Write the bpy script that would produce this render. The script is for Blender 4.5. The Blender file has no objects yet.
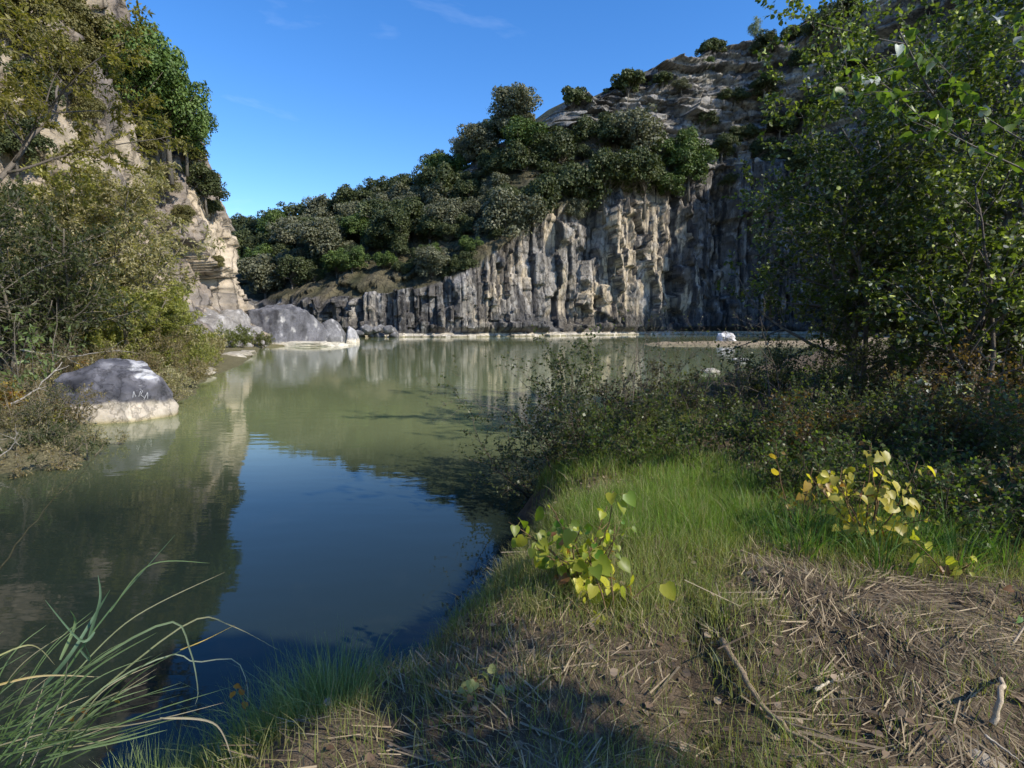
import bpy, math, random
import numpy as np
from mathutils import Vector
from mathutils.bvhtree import BVHTree

R = math.radians
scene = bpy.context.scene
COL = scene.collection
rs = np.random.RandomState(7)

# ------------------------------------------------------------------ camera
EYE = 2.3; F = 560.0; PITCH = 6.52
cam_d = bpy.data.cameras.new('camera'); cam = bpy.data.objects.new('camera', cam_d); COL.objects.link(cam)
cam.location = (0, 0, EYE); cam.rotation_euler = (R(90 - PITCH), 0, 0)
cam_d.sensor_width = 36; cam_d.lens = 36 * F / 1024; cam_d.clip_start = 0.05; cam_d.clip_end = 3000
scene.camera = cam
cp, sp = math.cos(R(PITCH)), math.sin(R(PITCH))

def ray(px, py):
    u = (px - 512) / F; v = (384 - py) / F
    return np.array([u, cp + v * sp, -sp + v * cp])
def PY(px, py, Y):
    r = ray(px, py); return np.array([0, 0, EYE]) + r * (Y / r[1])
def PZ(px, py, z=0.0):
    r = ray(px, py); return np.array([0, 0, EYE]) + r * ((z - EYE) / r[2])

# ------------------------------------------------------------------ noise
def _h(ix, iy, iz, seed):
    n = (ix.astype(np.int64) * 374761393 + iy.astype(np.int64) * 668265263 + iz.astype(np.int64) * 2147483647 + seed * 1274126177) & 0xffffffff
    n = ((n ^ (n >> 13)) * 1274126177) & 0xffffffff
    n = ((n ^ (n >> 16)) * 2246822519) & 0xffffffff
    n = n ^ (n >> 15)
    return (n & 0xffffff) / float(0xffffff)
def vnoise(p, seed=0):
    p = np.asarray(p, float); i = np.floor(p).astype(np.int64); f = p - i; f = f * f * (3 - 2 * f)
    out = 0
    for dx in (0, 1):
        wx = f[..., 0] if dx else 1 - f[..., 0]
        for dy in (0, 1):
            wy = f[..., 1] if dy else 1 - f[..., 1]
            for dz in (0, 1):
                wz = f[..., 2] if dz else 1 - f[..., 2]
                out = out + wx * wy * wz * _h(i[..., 0] + dx, i[..., 1] + dy, i[..., 2] + dz, seed)
    return out * 2 - 1
def fbm(p, oct=4, seed=0, gain=.5):
    p = np.asarray(p, float); a = 1; s = 0; t = 0
    for k in range(oct):
        s = s + a * vnoise(p * (2.03 ** k) + 17.3 * k, seed + k); t += a; a *= gain
    return s / t * 1.6
def worley(p, seed=0):
    p = np.asarray(p, float); i = np.floor(p).astype(np.int64)
    d1 = np.full(p.shape[:-1], 9.); d2 = d1.copy(); cid = np.zeros(p.shape[:-1])
    for dx in (-1, 0, 1):
        for dy in (-1, 0, 1):
            for dz in (-1, 0, 1):
                a, b, c = i[..., 0] + dx, i[..., 1] + dy, i[..., 2] + dz
                q = np.stack([a + _h(a, b, c, seed), b + _h(a, b, c, seed + 1), c + _h(a, b, c, seed + 2)], -1)
                d = np.linalg.norm(q - p, axis=-1); idv = _h(a, b, c, seed + 3)
                m = d < d1
                d2 = np.where(m, d1, np.minimum(d2, d)); cid = np.where(m, idv, cid); d1 = np.where(m, d, d1)
    return d1, d2, cid
def facet(p, seed=0, tilt=.8, zt=1.0):
    """broken rock faces: every Voronoi cell is a plane with its own height and tilt; returns (height, distance to the joint, cell id)"""
    p = np.asarray(p, float); i = np.floor(p).astype(np.int64)
    d1 = np.full(p.shape[:-1], 9.); d2 = d1.copy(); cid = np.zeros(p.shape[:-1]); hv = cid.copy()
    for dx in (-1, 0, 1):
        for dz in (-1, 0, 1):
            a, b, c = i[..., 0] + dx, i[..., 1], i[..., 2] + dz
            ex = a + .1 + .8 * _h(a, b, c, seed) - p[..., 0]; ez = c + .1 + .8 * _h(a, b, c, seed + 2) - p[..., 2]
            d = np.abs(ex) * .75 + np.abs(ez) * .75 + .35 * np.hypot(ex, ez); idv = _h(a, b, c, seed + 3)
            hh = (idv - .5) + tilt * ((_h(a, b, c, seed + 4) - .5) * ex + zt * (_h(a, b, c, seed + 5) - .5) * ez)
            m = d < d1; d2 = np.where(m, d1, np.minimum(d2, d)); cid = np.where(m, idv, cid); hv = np.where(m, hh, hv); d1 = np.where(m, d, d1)
    return hv, d2 - d1, cid
def sstep(a, b, x):
    t = np.clip((x - a) / (b - a), 0, 1); return t * t * (3 - 2 * t)
def lerp(a, b, t): return a + (b - a) * t
def cmix(c1, c2, t):
    t = np.clip(t, 0, 1)[..., None]; return np.asarray(c1) * (1 - t) + np.asarray(c2) * t

# ------------------------------------------------------------------ mesh helpers
def raw_mesh(name, verts, faces, mat=None, col=None, smooth=False):
    """faces: list of (M,k) int arrays"""
    me = bpy.data.meshes.new(name)
    verts = np.asarray(verts, np.float32)
    faces = [np.asarray(f, np.int32) for f in faces if len(f)]
    me.vertices.add(len(verts)); me.vertices.foreach_set('co', verts.ravel())
    loops = np.concatenate([f.ravel() for f in faces])
    tot = np.concatenate([np.full(len(f), f.shape[1], np.int32) for f in faces])
    start = np.concatenate([[0], np.cumsum(tot)[:-1]]).astype(np.int32)
    me.loops.add(len(loops)); me.loops.foreach_set('vertex_index', loops)
    me.polygons.add(len(tot)); me.polygons.foreach_set('loop_start', start); me.polygons.foreach_set('loop_total', tot)
    if smooth: me.polygons.foreach_set('use_smooth', np.ones(len(tot), bool))
    me.update(calc_edges=True)
    if col is not None:
        a = me.color_attributes.new('Col', 'FLOAT_COLOR', 'POINT')
        c = np.ones((len(verts), 4), np.float32); c[:, :3] = np.clip(col, 0, 1)
        a.data.foreach_set('color', c.ravel())
    if mat: me.materials.append(mat)
    return me
def link(name, me, parent=None, loc=None):
    o = bpy.data.objects.new(name, me); COL.objects.link(o)
    if parent is not None: o.parent = parent
    if loc is not None: o.location = loc
    return o
def tag(o, label=None, cat=None, group=None, kind=None):
    if label: o['label'] = label
    if cat: o['category'] = cat
    if group: o['group'] = group
    if kind: o['kind'] = kind
    return o
def empty(name, loc=(0, 0, 0), label=None, cat=None, group=None, rz=0, sc=1):
    o = bpy.data.objects.new(name, None); COL.objects.link(o); o.location = loc; o.rotation_euler = (0, 0, rz)
    o.scale = (sc, sc, sc) if np.isscalar(sc) else sc
    o.empty_display_size = .2
    return tag(o, label, cat, group)
class MB:
    def __init__(s): s.v = []; s.f = {}; s.c = []; s.n = 0
    def add(s, v, f, c):
        v = np.asarray(v, float).reshape(-1, 3)
        c = np.asarray(c, float)
        if c.ndim == 1: c = np.tile(c, (len(v), 1))
        for g in (f if isinstance(f, list) else [f]):
            g = np.asarray(g)
            if len(g): s.f.setdefault(g.shape[1], []).append(g + s.n)
        s.v.append(v); s.c.append(c); s.n += len(v)
    def build(s, name, mat, parent=None, smooth=False, loc=None):
        me = raw_mesh(name, np.concatenate(s.v), [np.concatenate(a) for a in s.f.values()], mat, np.concatenate(s.c), smooth)
        return link(name, me, parent, loc)
def nrm(a): return a / np.maximum(np.linalg.norm(a, axis=-1, keepdims=True), 1e-9)
def tube(mb, pts, rad, col, sides=6):
    pts = np.asarray(pts, float); K = len(pts); rad = np.broadcast_to(rad, (K,))
    t = nrm(np.gradient(pts, axis=0)); ref = np.array([0, 0, 1.]) if abs(t[0][2]) < .8 else np.array([1., 0, 0])
    a = nrm(np.cross(t, ref)); b = np.cross(t, a)
    ang = np.linspace(0, 2 * math.pi, sides, endpoint=False)
    v = pts[:, None] + rad[:, None, None] * (np.cos(ang)[None, :, None] * a[:, None] + np.sin(ang)[None, :, None] * b[:, None])
    i = np.arange(K - 1)[:, None] * sides; j = np.arange(sides)[None]
    j2 = (j + 1) % sides
    f = np.stack([i + j, i + j2, i + sides + j2, i + sides + j], -1).reshape(-1, 4)
    cap = np.array([list(range(sides))[::-1], [(K - 1) * sides + q for q in range(sides)]])
    mb.add(v, [f, cap], col)
LEAF4 = (np.array([[0, 0, 0], [.5, .45, .08], [0, 1, 0], [-.5, .45, .08]]), [[0, 1, 2, 3]])
LEAF6 = (np.array([[0, 0, 0], [.46, .22, .07], [.42, .62, .05], [0, 1.05, -.06], [-.42, .62, .05], [-.46, .22, .07]]), [[0, 1, 2, 3], [0, 3, 4, 5]])
LANCE = (np.array([[0, 0, 0], [.1, .4, .03], [0, 1, -.08], [-.1, .4, .03]]), [[0, 1, 2, 3]])
HEART = (np.array([[0, 0, 0], [.28, -.1, .09], [.50, .14, .19], [.42, .5, .10], [.2, .82, -.06], [0, 1.03, -.27],
                   [-.2, .82, -.08], [-.42, .5, .13], [-.50, .14, .14], [-.28, -.1, .10], [0, .5, -.05]]),
         [[0, 1, 2, 10], [10, 2, 3, 4], [10, 4, 5, 6], [10, 6, 7, 8], [10, 8, 9, 0]])
def leaves(mb, pos, along, normal, size, col, shape=LEAF4):
    pos = np.asarray(pos, float); N = len(pos)
    if N == 0: return
    y = nrm(np.asarray(along, float)); x = nrm(np.cross(y, normal)); z = np.cross(x, y)
    T, F_ = shape; size = np.broadcast_to(size, (N,))[:, None, None]
    v = pos[:, None] + size * (T[None, :, 0:1] * x[:, None] + T[None, :, 1:2] * y[:, None] + T[None, :, 2:3] * z[:, None])
    K = len(T); f = (np.arange(N)[:, None, None] * K + np.array(F_)[None]).reshape(-1, len(F_[0]))
    col = np.asarray(col, float); col = np.tile(col, (N, 1)) if col.ndim == 1 else col
    mb.add(v.reshape(-1, 3), f, np.repeat(col, K, axis=0))
def blades(mb, base, h, w, lean, col, seg=3, droop=.5, tip=None, up=1.0):
    """tapering strips; lean (N,2) horizontal displacement at the tip as a share of h"""
    N = len(base); t = np.linspace(0, 1, seg + 1)
    h = np.broadcast_to(h, (N,)); w = np.broadcast_to(w, (N,))
    lx = np.asarray(lean, float)
    cx = base[:, None, :].repeat(seg + 1, 1).astype(float)
    l = np.linalg.norm(lx, axis=1)
    cx[:, :, 0] += lx[:, 0:1] * h[:, None] * t[None] ** 1.8
    cx[:, :, 1] += lx[:, 1:2] * h[:, None] * t[None] ** 1.8
    cx[:, :, 2] += h[:, None] * (t[None] - droop * (l[:, None] * t[None] ** 2) * .6) * up
    a = rs.uniform(0, 2 * math.pi, N); side = np.stack([np.cos(a), np.sin(a), 0 * a], -1)
    ww = (w[:, None] * (1 - t[None] ** 1.5 * .92))[..., None] * .5
    v = np.stack([cx - side[:, None] * ww, cx + side[:, None] * ww], 2).reshape(N, -1, 3)
    K = 2 * (seg + 1); i = np.arange(seg) * 2
    f1 = np.stack([i, i + 1, i + 3, i + 2], -1)
    f = (np.arange(N)[:, None, None] * K + f1[None]).reshape(-1, 4)
    col = np.asarray(col, float); col = np.tile(col, (N, 1)) if col.ndim == 1 else col
    c = np.repeat(col[:, None], K, 1)
    if tip is not None:
        tt = np.repeat(t, 2)[None, :, None] ** 2; c = c * (1 - tt) + np.asarray(tip)[None, None] * tt
    mb.add(v.reshape(-1, 3), f, c.reshape(-1, 3))

# ------------------------------------------------------------------ materials
def new_mat(name):
    m = bpy.data.materials.new(name); m.use_nodes = True; nt = m.node_tree; nt.nodes.clear()
    out = nt.nodes.new('ShaderNodeOutputMaterial'); return m, nt, out
def N_(nt, t, **kw):
    n = nt.nodes.new(t)
    for k, v in kw.items(): setattr(n, k, v)
    return n
def leaf_mat(name, trans=.35, rough=.5, spec=.35):
    m, nt, out = new_mat(name); L = nt.links
    at = N_(nt, 'ShaderNodeAttribute', attribute_name='Col')
    ns = N_(nt, 'ShaderNodeTexNoise'); ns.inputs['Scale'].default_value = 9
    geo = N_(nt, 'ShaderNodeNewGeometry'); L.new(geo.outputs['Position'], ns.inputs['Vector'])
    mr = N_(nt, 'ShaderNodeMapRange'); mr.inputs[3].default_value = .7; mr.inputs[4].default_value = 1.3; L.new(ns.outputs[0], mr.inputs[0])
    mul = N_(nt, 'ShaderNodeVectorMath', operation='SCALE'); L.new(at.outputs['Color'], mul.inputs[0]); L.new(mr.outputs[0], mul.inputs['Scale'])
    p = N_(nt, 'ShaderNodeBsdfPrincipled'); L.new(mul.outputs[0], p.inputs['Base Color'])
    p.inputs['Roughness'].default_value = rough; p.inputs['Specular IOR Level'].default_value = spec
    tr = N_(nt, 'ShaderNodeBsdfTranslucent')
    hs = N_(nt, 'ShaderNodeVectorMath', operation='MULTIPLY'); hs.inputs[1].default_value = (1.5, 1.6, .55); L.new(mul.outputs[0], hs.inputs[0]); L.new(hs.outputs[0], tr.inputs[0])
    mx = N_(nt, 'ShaderNodeMixShader'); mx.inputs[0].default_value = trans
    L.new(p.outputs[0], mx.inputs[1]); L.new(tr.outputs[0], mx.inputs[2]); L.new(mx.outputs[0], out.inputs[0])
    return m
def rock_mat(name, scale=1.0, bump=.5, dist=.12, rough=.92, mottled=.35, cracks=.0):
    m, nt, out = new_mat(name); L = nt.links
    at = N_(nt, 'ShaderNodeAttribute', attribute_name='Col')
    geo = N_(nt, 'ShaderNodeNewGeometry')
    n1 = N_(nt, 'ShaderNodeTexNoise'); n1.inputs['Scale'].default_value = 1.6 * scale; n1.inputs['Detail'].default_value = 9; n1.inputs['Roughness'].default_value = .65
    n2 = N_(nt, 'ShaderNodeTexVoronoi', feature='DISTANCE_TO_EDGE'); n2.inputs['Scale'].default_value = 1.1 * scale
    mp = N_(nt, 'ShaderNodeMapping'); mp.inputs['Scale'].default_value = (1, 1, .35); L.new(geo.outputs['Position'], mp.inputs[0])
    wob = N_(nt, 'ShaderNodeVectorMath', operation='ADD'); L.new(mp.outputs[0], wob.inputs[0])
    sc_ = N_(nt, 'ShaderNodeVectorMath', operation='SCALE'); sc_.inputs['Scale'].default_value = .8; L.new(n1.outputs['Color'], sc_.inputs[0]); L.new(sc_.outputs[0], wob.inputs[1])
    L.new(geo.outputs['Position'], n1.inputs['Vector']); L.new(wob.outputs[0], n2.inputs['Vector'])
    crack = N_(nt, 'ShaderNodeMapRange'); crack.inputs[1].default_value = 0; crack.inputs[2].default_value = .05; L.new(n2.outputs[0], crack.inputs[0])
    mr = N_(nt, 'ShaderNodeMapRange'); mr.inputs[1].default_value = .3; mr.inputs[2].default_value = .7; mr.inputs[3].default_value = 1 - mottled; mr.inputs[4].default_value = 1 + mottled
    L.new(n1.outputs[0], mr.inputs[0])
    mul = N_(nt, 'ShaderNodeVectorMath', operation='SCALE'); L.new(at.outputs['Color'], mul.inputs[0]); ck = N_(nt, 'ShaderNodeMath', operation='MULTIPLY_ADD'); ck.inputs[1].default_value = cracks; ck.inputs[2].default_value = 1 - cracks; L.new(crack.outputs[0], ck.inputs[0])
    mm = N_(nt, 'ShaderNodeMath', operation='MULTIPLY'); L.new(mr.outputs[0], mm.inputs[0]); L.new(ck.outputs[0], mm.inputs[1]); L.new(mm.outputs[0], mul.inputs['Scale'])
    p = N_(nt, 'ShaderNodeBsdfPrincipled'); L.new(mul.outputs[0], p.inputs['Base Color']); p.inputs['Roughness'].default_value = rough
    p.inputs['Specular IOR Level'].default_value = .25
    hh = N_(nt, 'ShaderNodeMath', operation='MULTIPLY_ADD'); hh.inputs[1].default_value = .25; L.new(crack.outputs[0], hh.inputs[0]); L.new(n1.outputs[0], hh.inputs[2])
    b = N_(nt, 'ShaderNodeBump'); b.inputs['Strength'].default_value = bump; b.inputs['Distance'].default_value = dist
    L.new(hh.outputs[0], b.inputs['Height']); L.new(b.outputs[0], p.inputs['Normal'])
    L.new(p.outputs[0], out.inputs[0]); return m
M_leaf = leaf_mat('leaf_oak', .18, .55, .3)
M_leafN = leaf_mat('leaf_near', .5, .42, .45)
M_will = leaf_mat('leaf_willow', .45, .5, .4)
M_grass = leaf_mat('grass_blade', .4, .5, .3)
M_straw = leaf_mat('straw', .15, .7, .2)
M_cliff = rock_mat('basalt', .8, .8, .4, cracks=.5)
M_tuff = rock_mat('tuff', .7, .8, .4, cracks=.45)
M_rock = rock_mat('boulder', 2.2, .7, .07, cracks=.25)
M_bark = rock_mat('bark', 14.0, .5, .02, .9, .4)
M_soil = rock_mat('soil', 9.0, .9, .05, .95, .45)
M_chalk = rock_mat('chalk', 20, .1, .01, .9, .1)

# water
m, nt, out = new_mat('lake_water'); L = nt.links
p = N_(nt, 'ShaderNodeBsdfPrincipled'); p.inputs['Roughness'].default_value = .03; p.inputs['IOR'].default_value = 1.33
geo = N_(nt, 'ShaderNodeNewGeometry')
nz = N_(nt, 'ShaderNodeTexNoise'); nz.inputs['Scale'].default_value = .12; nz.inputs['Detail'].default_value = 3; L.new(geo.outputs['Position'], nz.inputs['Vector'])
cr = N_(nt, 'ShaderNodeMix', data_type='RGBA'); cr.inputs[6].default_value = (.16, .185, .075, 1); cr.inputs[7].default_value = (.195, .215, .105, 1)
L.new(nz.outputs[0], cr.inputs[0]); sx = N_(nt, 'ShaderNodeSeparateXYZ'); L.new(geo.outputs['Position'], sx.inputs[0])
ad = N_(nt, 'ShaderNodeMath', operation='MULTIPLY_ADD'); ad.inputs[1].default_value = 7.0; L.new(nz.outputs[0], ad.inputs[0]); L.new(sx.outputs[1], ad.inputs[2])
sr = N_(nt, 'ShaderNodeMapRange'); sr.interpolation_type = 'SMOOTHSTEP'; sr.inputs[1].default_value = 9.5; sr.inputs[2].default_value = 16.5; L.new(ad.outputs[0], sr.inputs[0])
c2 = N_(nt, 'ShaderNodeMix', data_type='RGBA'); c2.inputs[6].default_value = (.016, .024, .018, 1)   # near water colour darkened in place of tree shade; silty water farther out
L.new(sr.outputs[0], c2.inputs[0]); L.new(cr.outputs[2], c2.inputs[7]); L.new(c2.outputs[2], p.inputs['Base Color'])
mp = N_(nt, 'ShaderNodeMapping'); mp.inputs['Scale'].default_value = (.55, 1.5, 1); L.new(geo.outputs['Position'], mp.inputs[0])
n1 = N_(nt, 'ShaderNodeTexNoise'); n1.inputs['Scale'].default_value = 2.2; n1.inputs['Detail'].default_value = 3; L.new(mp.outputs[0], n1.inputs['Vector'])
n2 = N_(nt, 'ShaderNodeTexNoise'); n2.inputs['Scale'].default_value = .1; n2.inputs['Detail'].default_value = 1; L.new(geo.outputs['Position'], n2.inputs['Vector'])
mr = N_(nt, 'ShaderNodeMapRange'); mr.inputs[1].default_value = .35; mr.inputs[2].default_value = .7; mr.inputs[3].default_value = .004; mr.inputs[4].default_value = .035; L.new(n2.outputs[0], mr.inputs[0])
b = N_(nt, 'ShaderNodeBump'); b.inputs['Distance'].default_value = .25; L.new(mr.outputs[0], b.inputs['Strength']); L.new(n1.outputs[0], b.inputs['Height']); L.new(b.outputs[0], p.inputs['Normal'])
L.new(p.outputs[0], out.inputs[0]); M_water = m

# ------------------------------------------------------------------ sky and sun
SUN = nrm(np.array([.85, -.50, 0])) ; SUN_EL = 38.0
sd = np.array([SUN[0] * math.cos(R(SUN_EL)), SUN[1] * math.cos(R(SUN_EL)), math.sin(R(SUN_EL))])
w = bpy.data.worlds.new('World'); scene.world = w; w.use_nodes = True; nt = w.node_tree; nt.nodes.clear(); L = nt.links
wo = N_(nt, 'ShaderNodeOutputWorld'); bg = N_(nt, 'ShaderNodeBackground'); sky = N_(nt, 'ShaderNodeTexSky')
sky.sky_type = 'NISHITA'; sky.sun_disc = False; sky.sun_elevation = R(SUN_EL); sky.sun_rotation = math.atan2(SUN[0], SUN[1])
sky.air_density = 1.0; sky.dust_density = .15; sky.ozone_density = 3.0; sky.altitude = 200
tc = N_(nt, 'ShaderNodeTexCoord'); mp = N_(nt, 'ShaderNodeMapping'); mp.inputs['Scale'].default_value = (1.2, 3.2, 6); mp.inputs['Rotation'].default_value = (0, 0, .5)
L.new(tc.outputs['Generated'], mp.inputs[0])
cn = N_(nt, 'ShaderNodeTexNoise'); cn.inputs['Scale'].default_value = 1.3; cn.inputs['Detail'].default_value = 6; cn.inputs['Roughness'].default_value = .6; cn.inputs['Distortion'].default_value = .6
L.new(mp.outputs[0], cn.inputs['Vector'])
cm = N_(nt, 'ShaderNodeMapRange'); cm.inputs[1].default_value = .58; cm.inputs[2].default_value = .85; cm.inputs[3].default_value = 0; cm.inputs[4].default_value = .2; L.new(cn.outputs[0], cm.inputs[0])
mx = N_(nt, 'ShaderNodeMix', data_type='RGBA'); L.new(cm.outputs[0], mx.inputs[0]); hs = N_(nt, 'ShaderNodeHueSaturation'); hs.inputs['Hue'].default_value = .508; hs.inputs['Saturation'].default_value = 1.3; hs.inputs['Value'].default_value = 1.1; L.new(sky.outputs[0], hs.inputs['Color']); L.new(hs.outputs[0], mx.inputs[6]); mx.inputs[7].default_value = (7, 7.6, 8.4, 1)
L.new(mx.outputs[2], bg.inputs[0]); bg.inputs[1].default_value = .15; L.new(bg.outputs[0], wo.inputs[0])
sl = bpy.data.lights.new('sun', 'SUN'); so = bpy.data.objects.new('sun', sl); COL.objects.link(so)
sl.energy = 4.2; sl.angle = R(.6); sl.color = (1, .93, .80)
so.rotation_euler = Vector((-sd[0], -sd[1], -sd[2])).to_track_quat('-Z', 'Y').to_euler()
vs = scene.view_settings; vs.view_transform = 'Standard'; vs.look = 'None'; vs.gamma = 1; vs.exposure = 0.55; vs.use_curve_mapping = False

# ------------------------------------------------------------------ lake outline and terrain
LAKE = np.array([(52, 92), (42, 68), (30, 58.5), (20, 57), (12, 54), (14, 51.8), (27, 50.5), (25, 43), (17, 32), (8.8, 21), (3.8, 14.2), (1.6, 11), (.55, 8.7),
    (.3, 6.9), (.12, 5.6), (-.12, 4.6), (-.36, 3.8), (-.62, 2.95), (-1.6, 2.38), (-4, 2.25), (-6, 1.6), (-9, .8), (-15, -4), (-24, -6), (-22, 3), (-12, 6), (-8.2, 7.6), (-7.0, 9.0),
    (-8.0, 10.6), (-9.6, 11.8), (-8.9, 14.5), (-10, 17.5), (-11.2, 20), (-12.7, 24), (-13.6, 28), (-15.5, 33), (-18.5, 41), (-21, 47), (-18, 54), (-20, 61), (-28, 76), (-40, 100), (60, 115)], float)
def lake_sd(P):
    """signed distance: negative in the lake"""
    P = np.asarray(P, float); d = np.full(len(P), 1e9); ins = np.zeros(len(P), bool)
    A = LAKE; B = np.roll(LAKE, -1, 0)
    for a, b in zip(A, B):
        ab = b - a; t = np.clip(((P - a) @ ab) / (ab @ ab), 0, 1); d = np.minimum(d, np.linalg.norm(P - a - t[:, None] * ab, axis=1))
        c = ((a[1] > P[:, 1]) != (b[1] > P[:, 1]))
        xi = (b[0] - a[0]) * (P[:, 1] - a[1]) / (b[1] - a[1] + 1e-12) + a[0]
        ins ^= c & (P[:, 0] < xi)
    return np.where(ins, -d, d)
def ground_z(P):
    P = np.asarray(P, float); d = lake_sd(P); x, y = P[:, 0], P[:, 1]
    p3 = np.stack([x, y, 0 * x], 1)
    d = d + .22 * fbm(p3 * .9, 3, 5) * sstep(45, 10, y)
    left = sstep(-4, -8, x) * sstep(1, 5, y)
    amp = lerp(.74, .32, left); amp = lerp(amp, .34, sstep(-.7, -1.5, x) * sstep(4, 3.2, y)); amp = lerp(amp, .22, sstep(38, 48, y) * sstep(0, 5, x))
    land = amp * (1 - np.exp(-np.maximum(d, 0) / lerp(.36, .9, left)))
    land = land + left * .22 * np.clip(d - 2.5, 0, 9) ** 1.05 * sstep(2.5, 5, d)
    land = land + (1 - left) * sstep(14, 30, x) * sstep(6, 25, d) * .1 * np.clip(d - 6, 0, 12)
    land = land + sstep(0, 1.2, d) * (.06 * fbm(p3 * .7, 3, 9) + .05 * fbm(p3 * 2.6, 3, 10) + .018 * fbm(p3 * 9, 2, 12) * sstep(14, 8, np.hypot(x, y)))
    # small knoll on the near bank under the poplar seedling, rut of the worn path
    land = land + .1 * np.exp(-(((x - .15) / .55) ** 2 + ((y - 3.2) / .7) ** 2)) * sstep(0, .6, d)
    land = land - .06 * np.exp(-((x - (.75 + .25 * (y - 2))) / .12) ** 2) * sstep(3.6, 3.0, y) * sstep(0, .5, d)
    bed = -1.4 * (1 - np.exp(d / 1.8))
    return np.where(d > 0, land, bed)
a = np.linspace(-1, 1, 620)
gx = 4.0 + 0 * a + np.sinh(a * 6.2) * 2.3; gy = 6.0 + np.sinh(np.linspace(-1, 1, 600) * 6.2) * 2.4
X, Y = np.meshgrid(gx, gy); Pg = np.stack([X.ravel(), Y.ravel()], 1); Z = ground_z(Pg)
V = np.column_stack([Pg, Z]); W_, H_ = len(gx), len(gy)
ii = (np.arange(H_ - 1)[:, None] * W_ + np.arange(W_ - 1)[None]).ravel()
Fc = np.stack([ii, ii + 1, ii + W_ + 1, ii + W_], 1)
n1 = fbm(V * [1, 1, 0] * .8, 4, 21); n2 = fbm(V * [1, 1, 0] * 5, 3, 22)
c = cmix((.075, .052, .032), (.20, .15, .095), .5 + .5 * n1 + .35 * n2)
dsd = lake_sd(Pg)
sand = sstep(36, 46, Pg[:, 1]) * sstep(2, 6, Pg[:, 0]); c = cmix(c, (.33, .26, .17), sand * .9)
leftm = sstep(-4, -8, Pg[:, 0]) * sstep(1, 5, Pg[:, 1]); c = cmix(c, (.16, .145, .07), leftm * .8)
far = sstep(20, 60, np.hypot(Pg[:, 0], Pg[:, 1])) * (1 - sand) * (dsd > 3); c = cmix(c, (.07, .075, .03), far * .7)
bed = sstep(.15, -.3, Z); c = cmix(c, (.06, .06, .03), bed)
ground = link('ground', raw_mesh('ground', V, [Fc], M_soil, c, True)); tag(ground, kind='structure')
gbvh = BVHTree.FromPolygons([tuple(v) for v in V[(np.abs(V[:, 0]) < 1e9)]], Fc.tolist()) if False else None
def gz(x, y): return float(ground_z(np.array([[x, y]]))[0])
# water sheet: exactly covering the gorge
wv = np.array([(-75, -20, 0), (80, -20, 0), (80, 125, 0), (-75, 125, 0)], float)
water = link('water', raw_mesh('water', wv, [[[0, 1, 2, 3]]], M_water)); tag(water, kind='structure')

# ------------------------------------------------------------------ cliffs as swept profiles
def sweep(keys, ds_fn, sections):
    """keys rows: x, y, values...; returns s, pos2d, outward normal, interpolated values"""
    K = np.array(keys, float); seg = np.linalg.norm(np.diff(K[:, :2], axis=0), axis=1); S = np.concatenate([[0], np.cumsum(seg)])
    s = [0.]
    while s[-1] < S[-1]: s.append(s[-1] + ds_fn(np.interp(s[-1], S, K[:, 0]), np.interp(s[-1], S, K[:, 1])))
    s = np.array(s); s[-1] = S[-1]
    def cr(col):  # monotone-ish smooth interpolation
        y = K[:, col]; i = np.clip(np.searchsorted(S, s, 'right') - 1, 0, len(S) - 2); h = S[i + 1] - S[i]; t = (s - S[i]) / h
        m = np.gradient(y, S); return (2 * t**3 - 3 * t**2 + 1) * y[i] + (t**3 - 2 * t**2 + t) * h * m[i] + (-2 * t**3 + 3 * t**2) * y[i + 1] + (t**3 - t**2) * h * m[i + 1]
    cols = [cr(c) for c in range(K.shape[1])]
    T = nrm(np.stack([np.gradient(cols[0], s), np.gradient(cols[1], s)], 1))
    return s, np.stack(cols[:2], 1), T, cols[2:]
def grid_faces(ns, nt_, flip=False):
    i = (np.arange(ns - 1)[:, None] * nt_ + np.arange(nt_ - 1)[None]).ravel()
    f = np.stack([i, i + nt_, i + nt_ + 1, i + 1], 1)
    return f[:, ::-1] if flip else f

# --- far basalt cliff
keys = [(-170, 118, 6, 22, 22, 4, 24), (-130, 114, 6, 22, 22, 4, 24), (-95, 108, 6, 22, 21, 4, 23), (-62, 98, 5.5, 22, 20, 4, 22.5), (-40, 87, 5, 24, 20, 4, 23), (-26, 79, 5.0, 26, 21, 3, 24),
        (-15, 77, 6.2, 26, 23, 3, 25.5), (-4, 79, 10, 24, 24, 3, 26.5), (4, 82, 16.5, 16, 27.5, 3, 31), (13, 86, 21, 10, 31, 3, 37), (23, 90, 23, 7, 33, 3, 43),
        (34, 93, 27, 4, 32, 3, 47.5), (45, 90, 27, 4, 32, 3, 49.5), (52, 78, 27, 4, 32, 3, 49), (58, 64, 27, 4, 32, 3, 47), (72, 54, 27, 4, 31, 3, 46), (110, 48, 27, 4, 31, 3, 45), (170, 40, 27, 4, 31, 3, 45)]
s, P2, T, (Hc, Ws, Hs, Wu, Hu) = sweep(keys, lambda x, y: .14 if -34 < x < 60 and y > 62 else 1.5, None)
Nout = np.stack([-T[:, 1], T[:, 0]], 1)      # away from the lake
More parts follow.
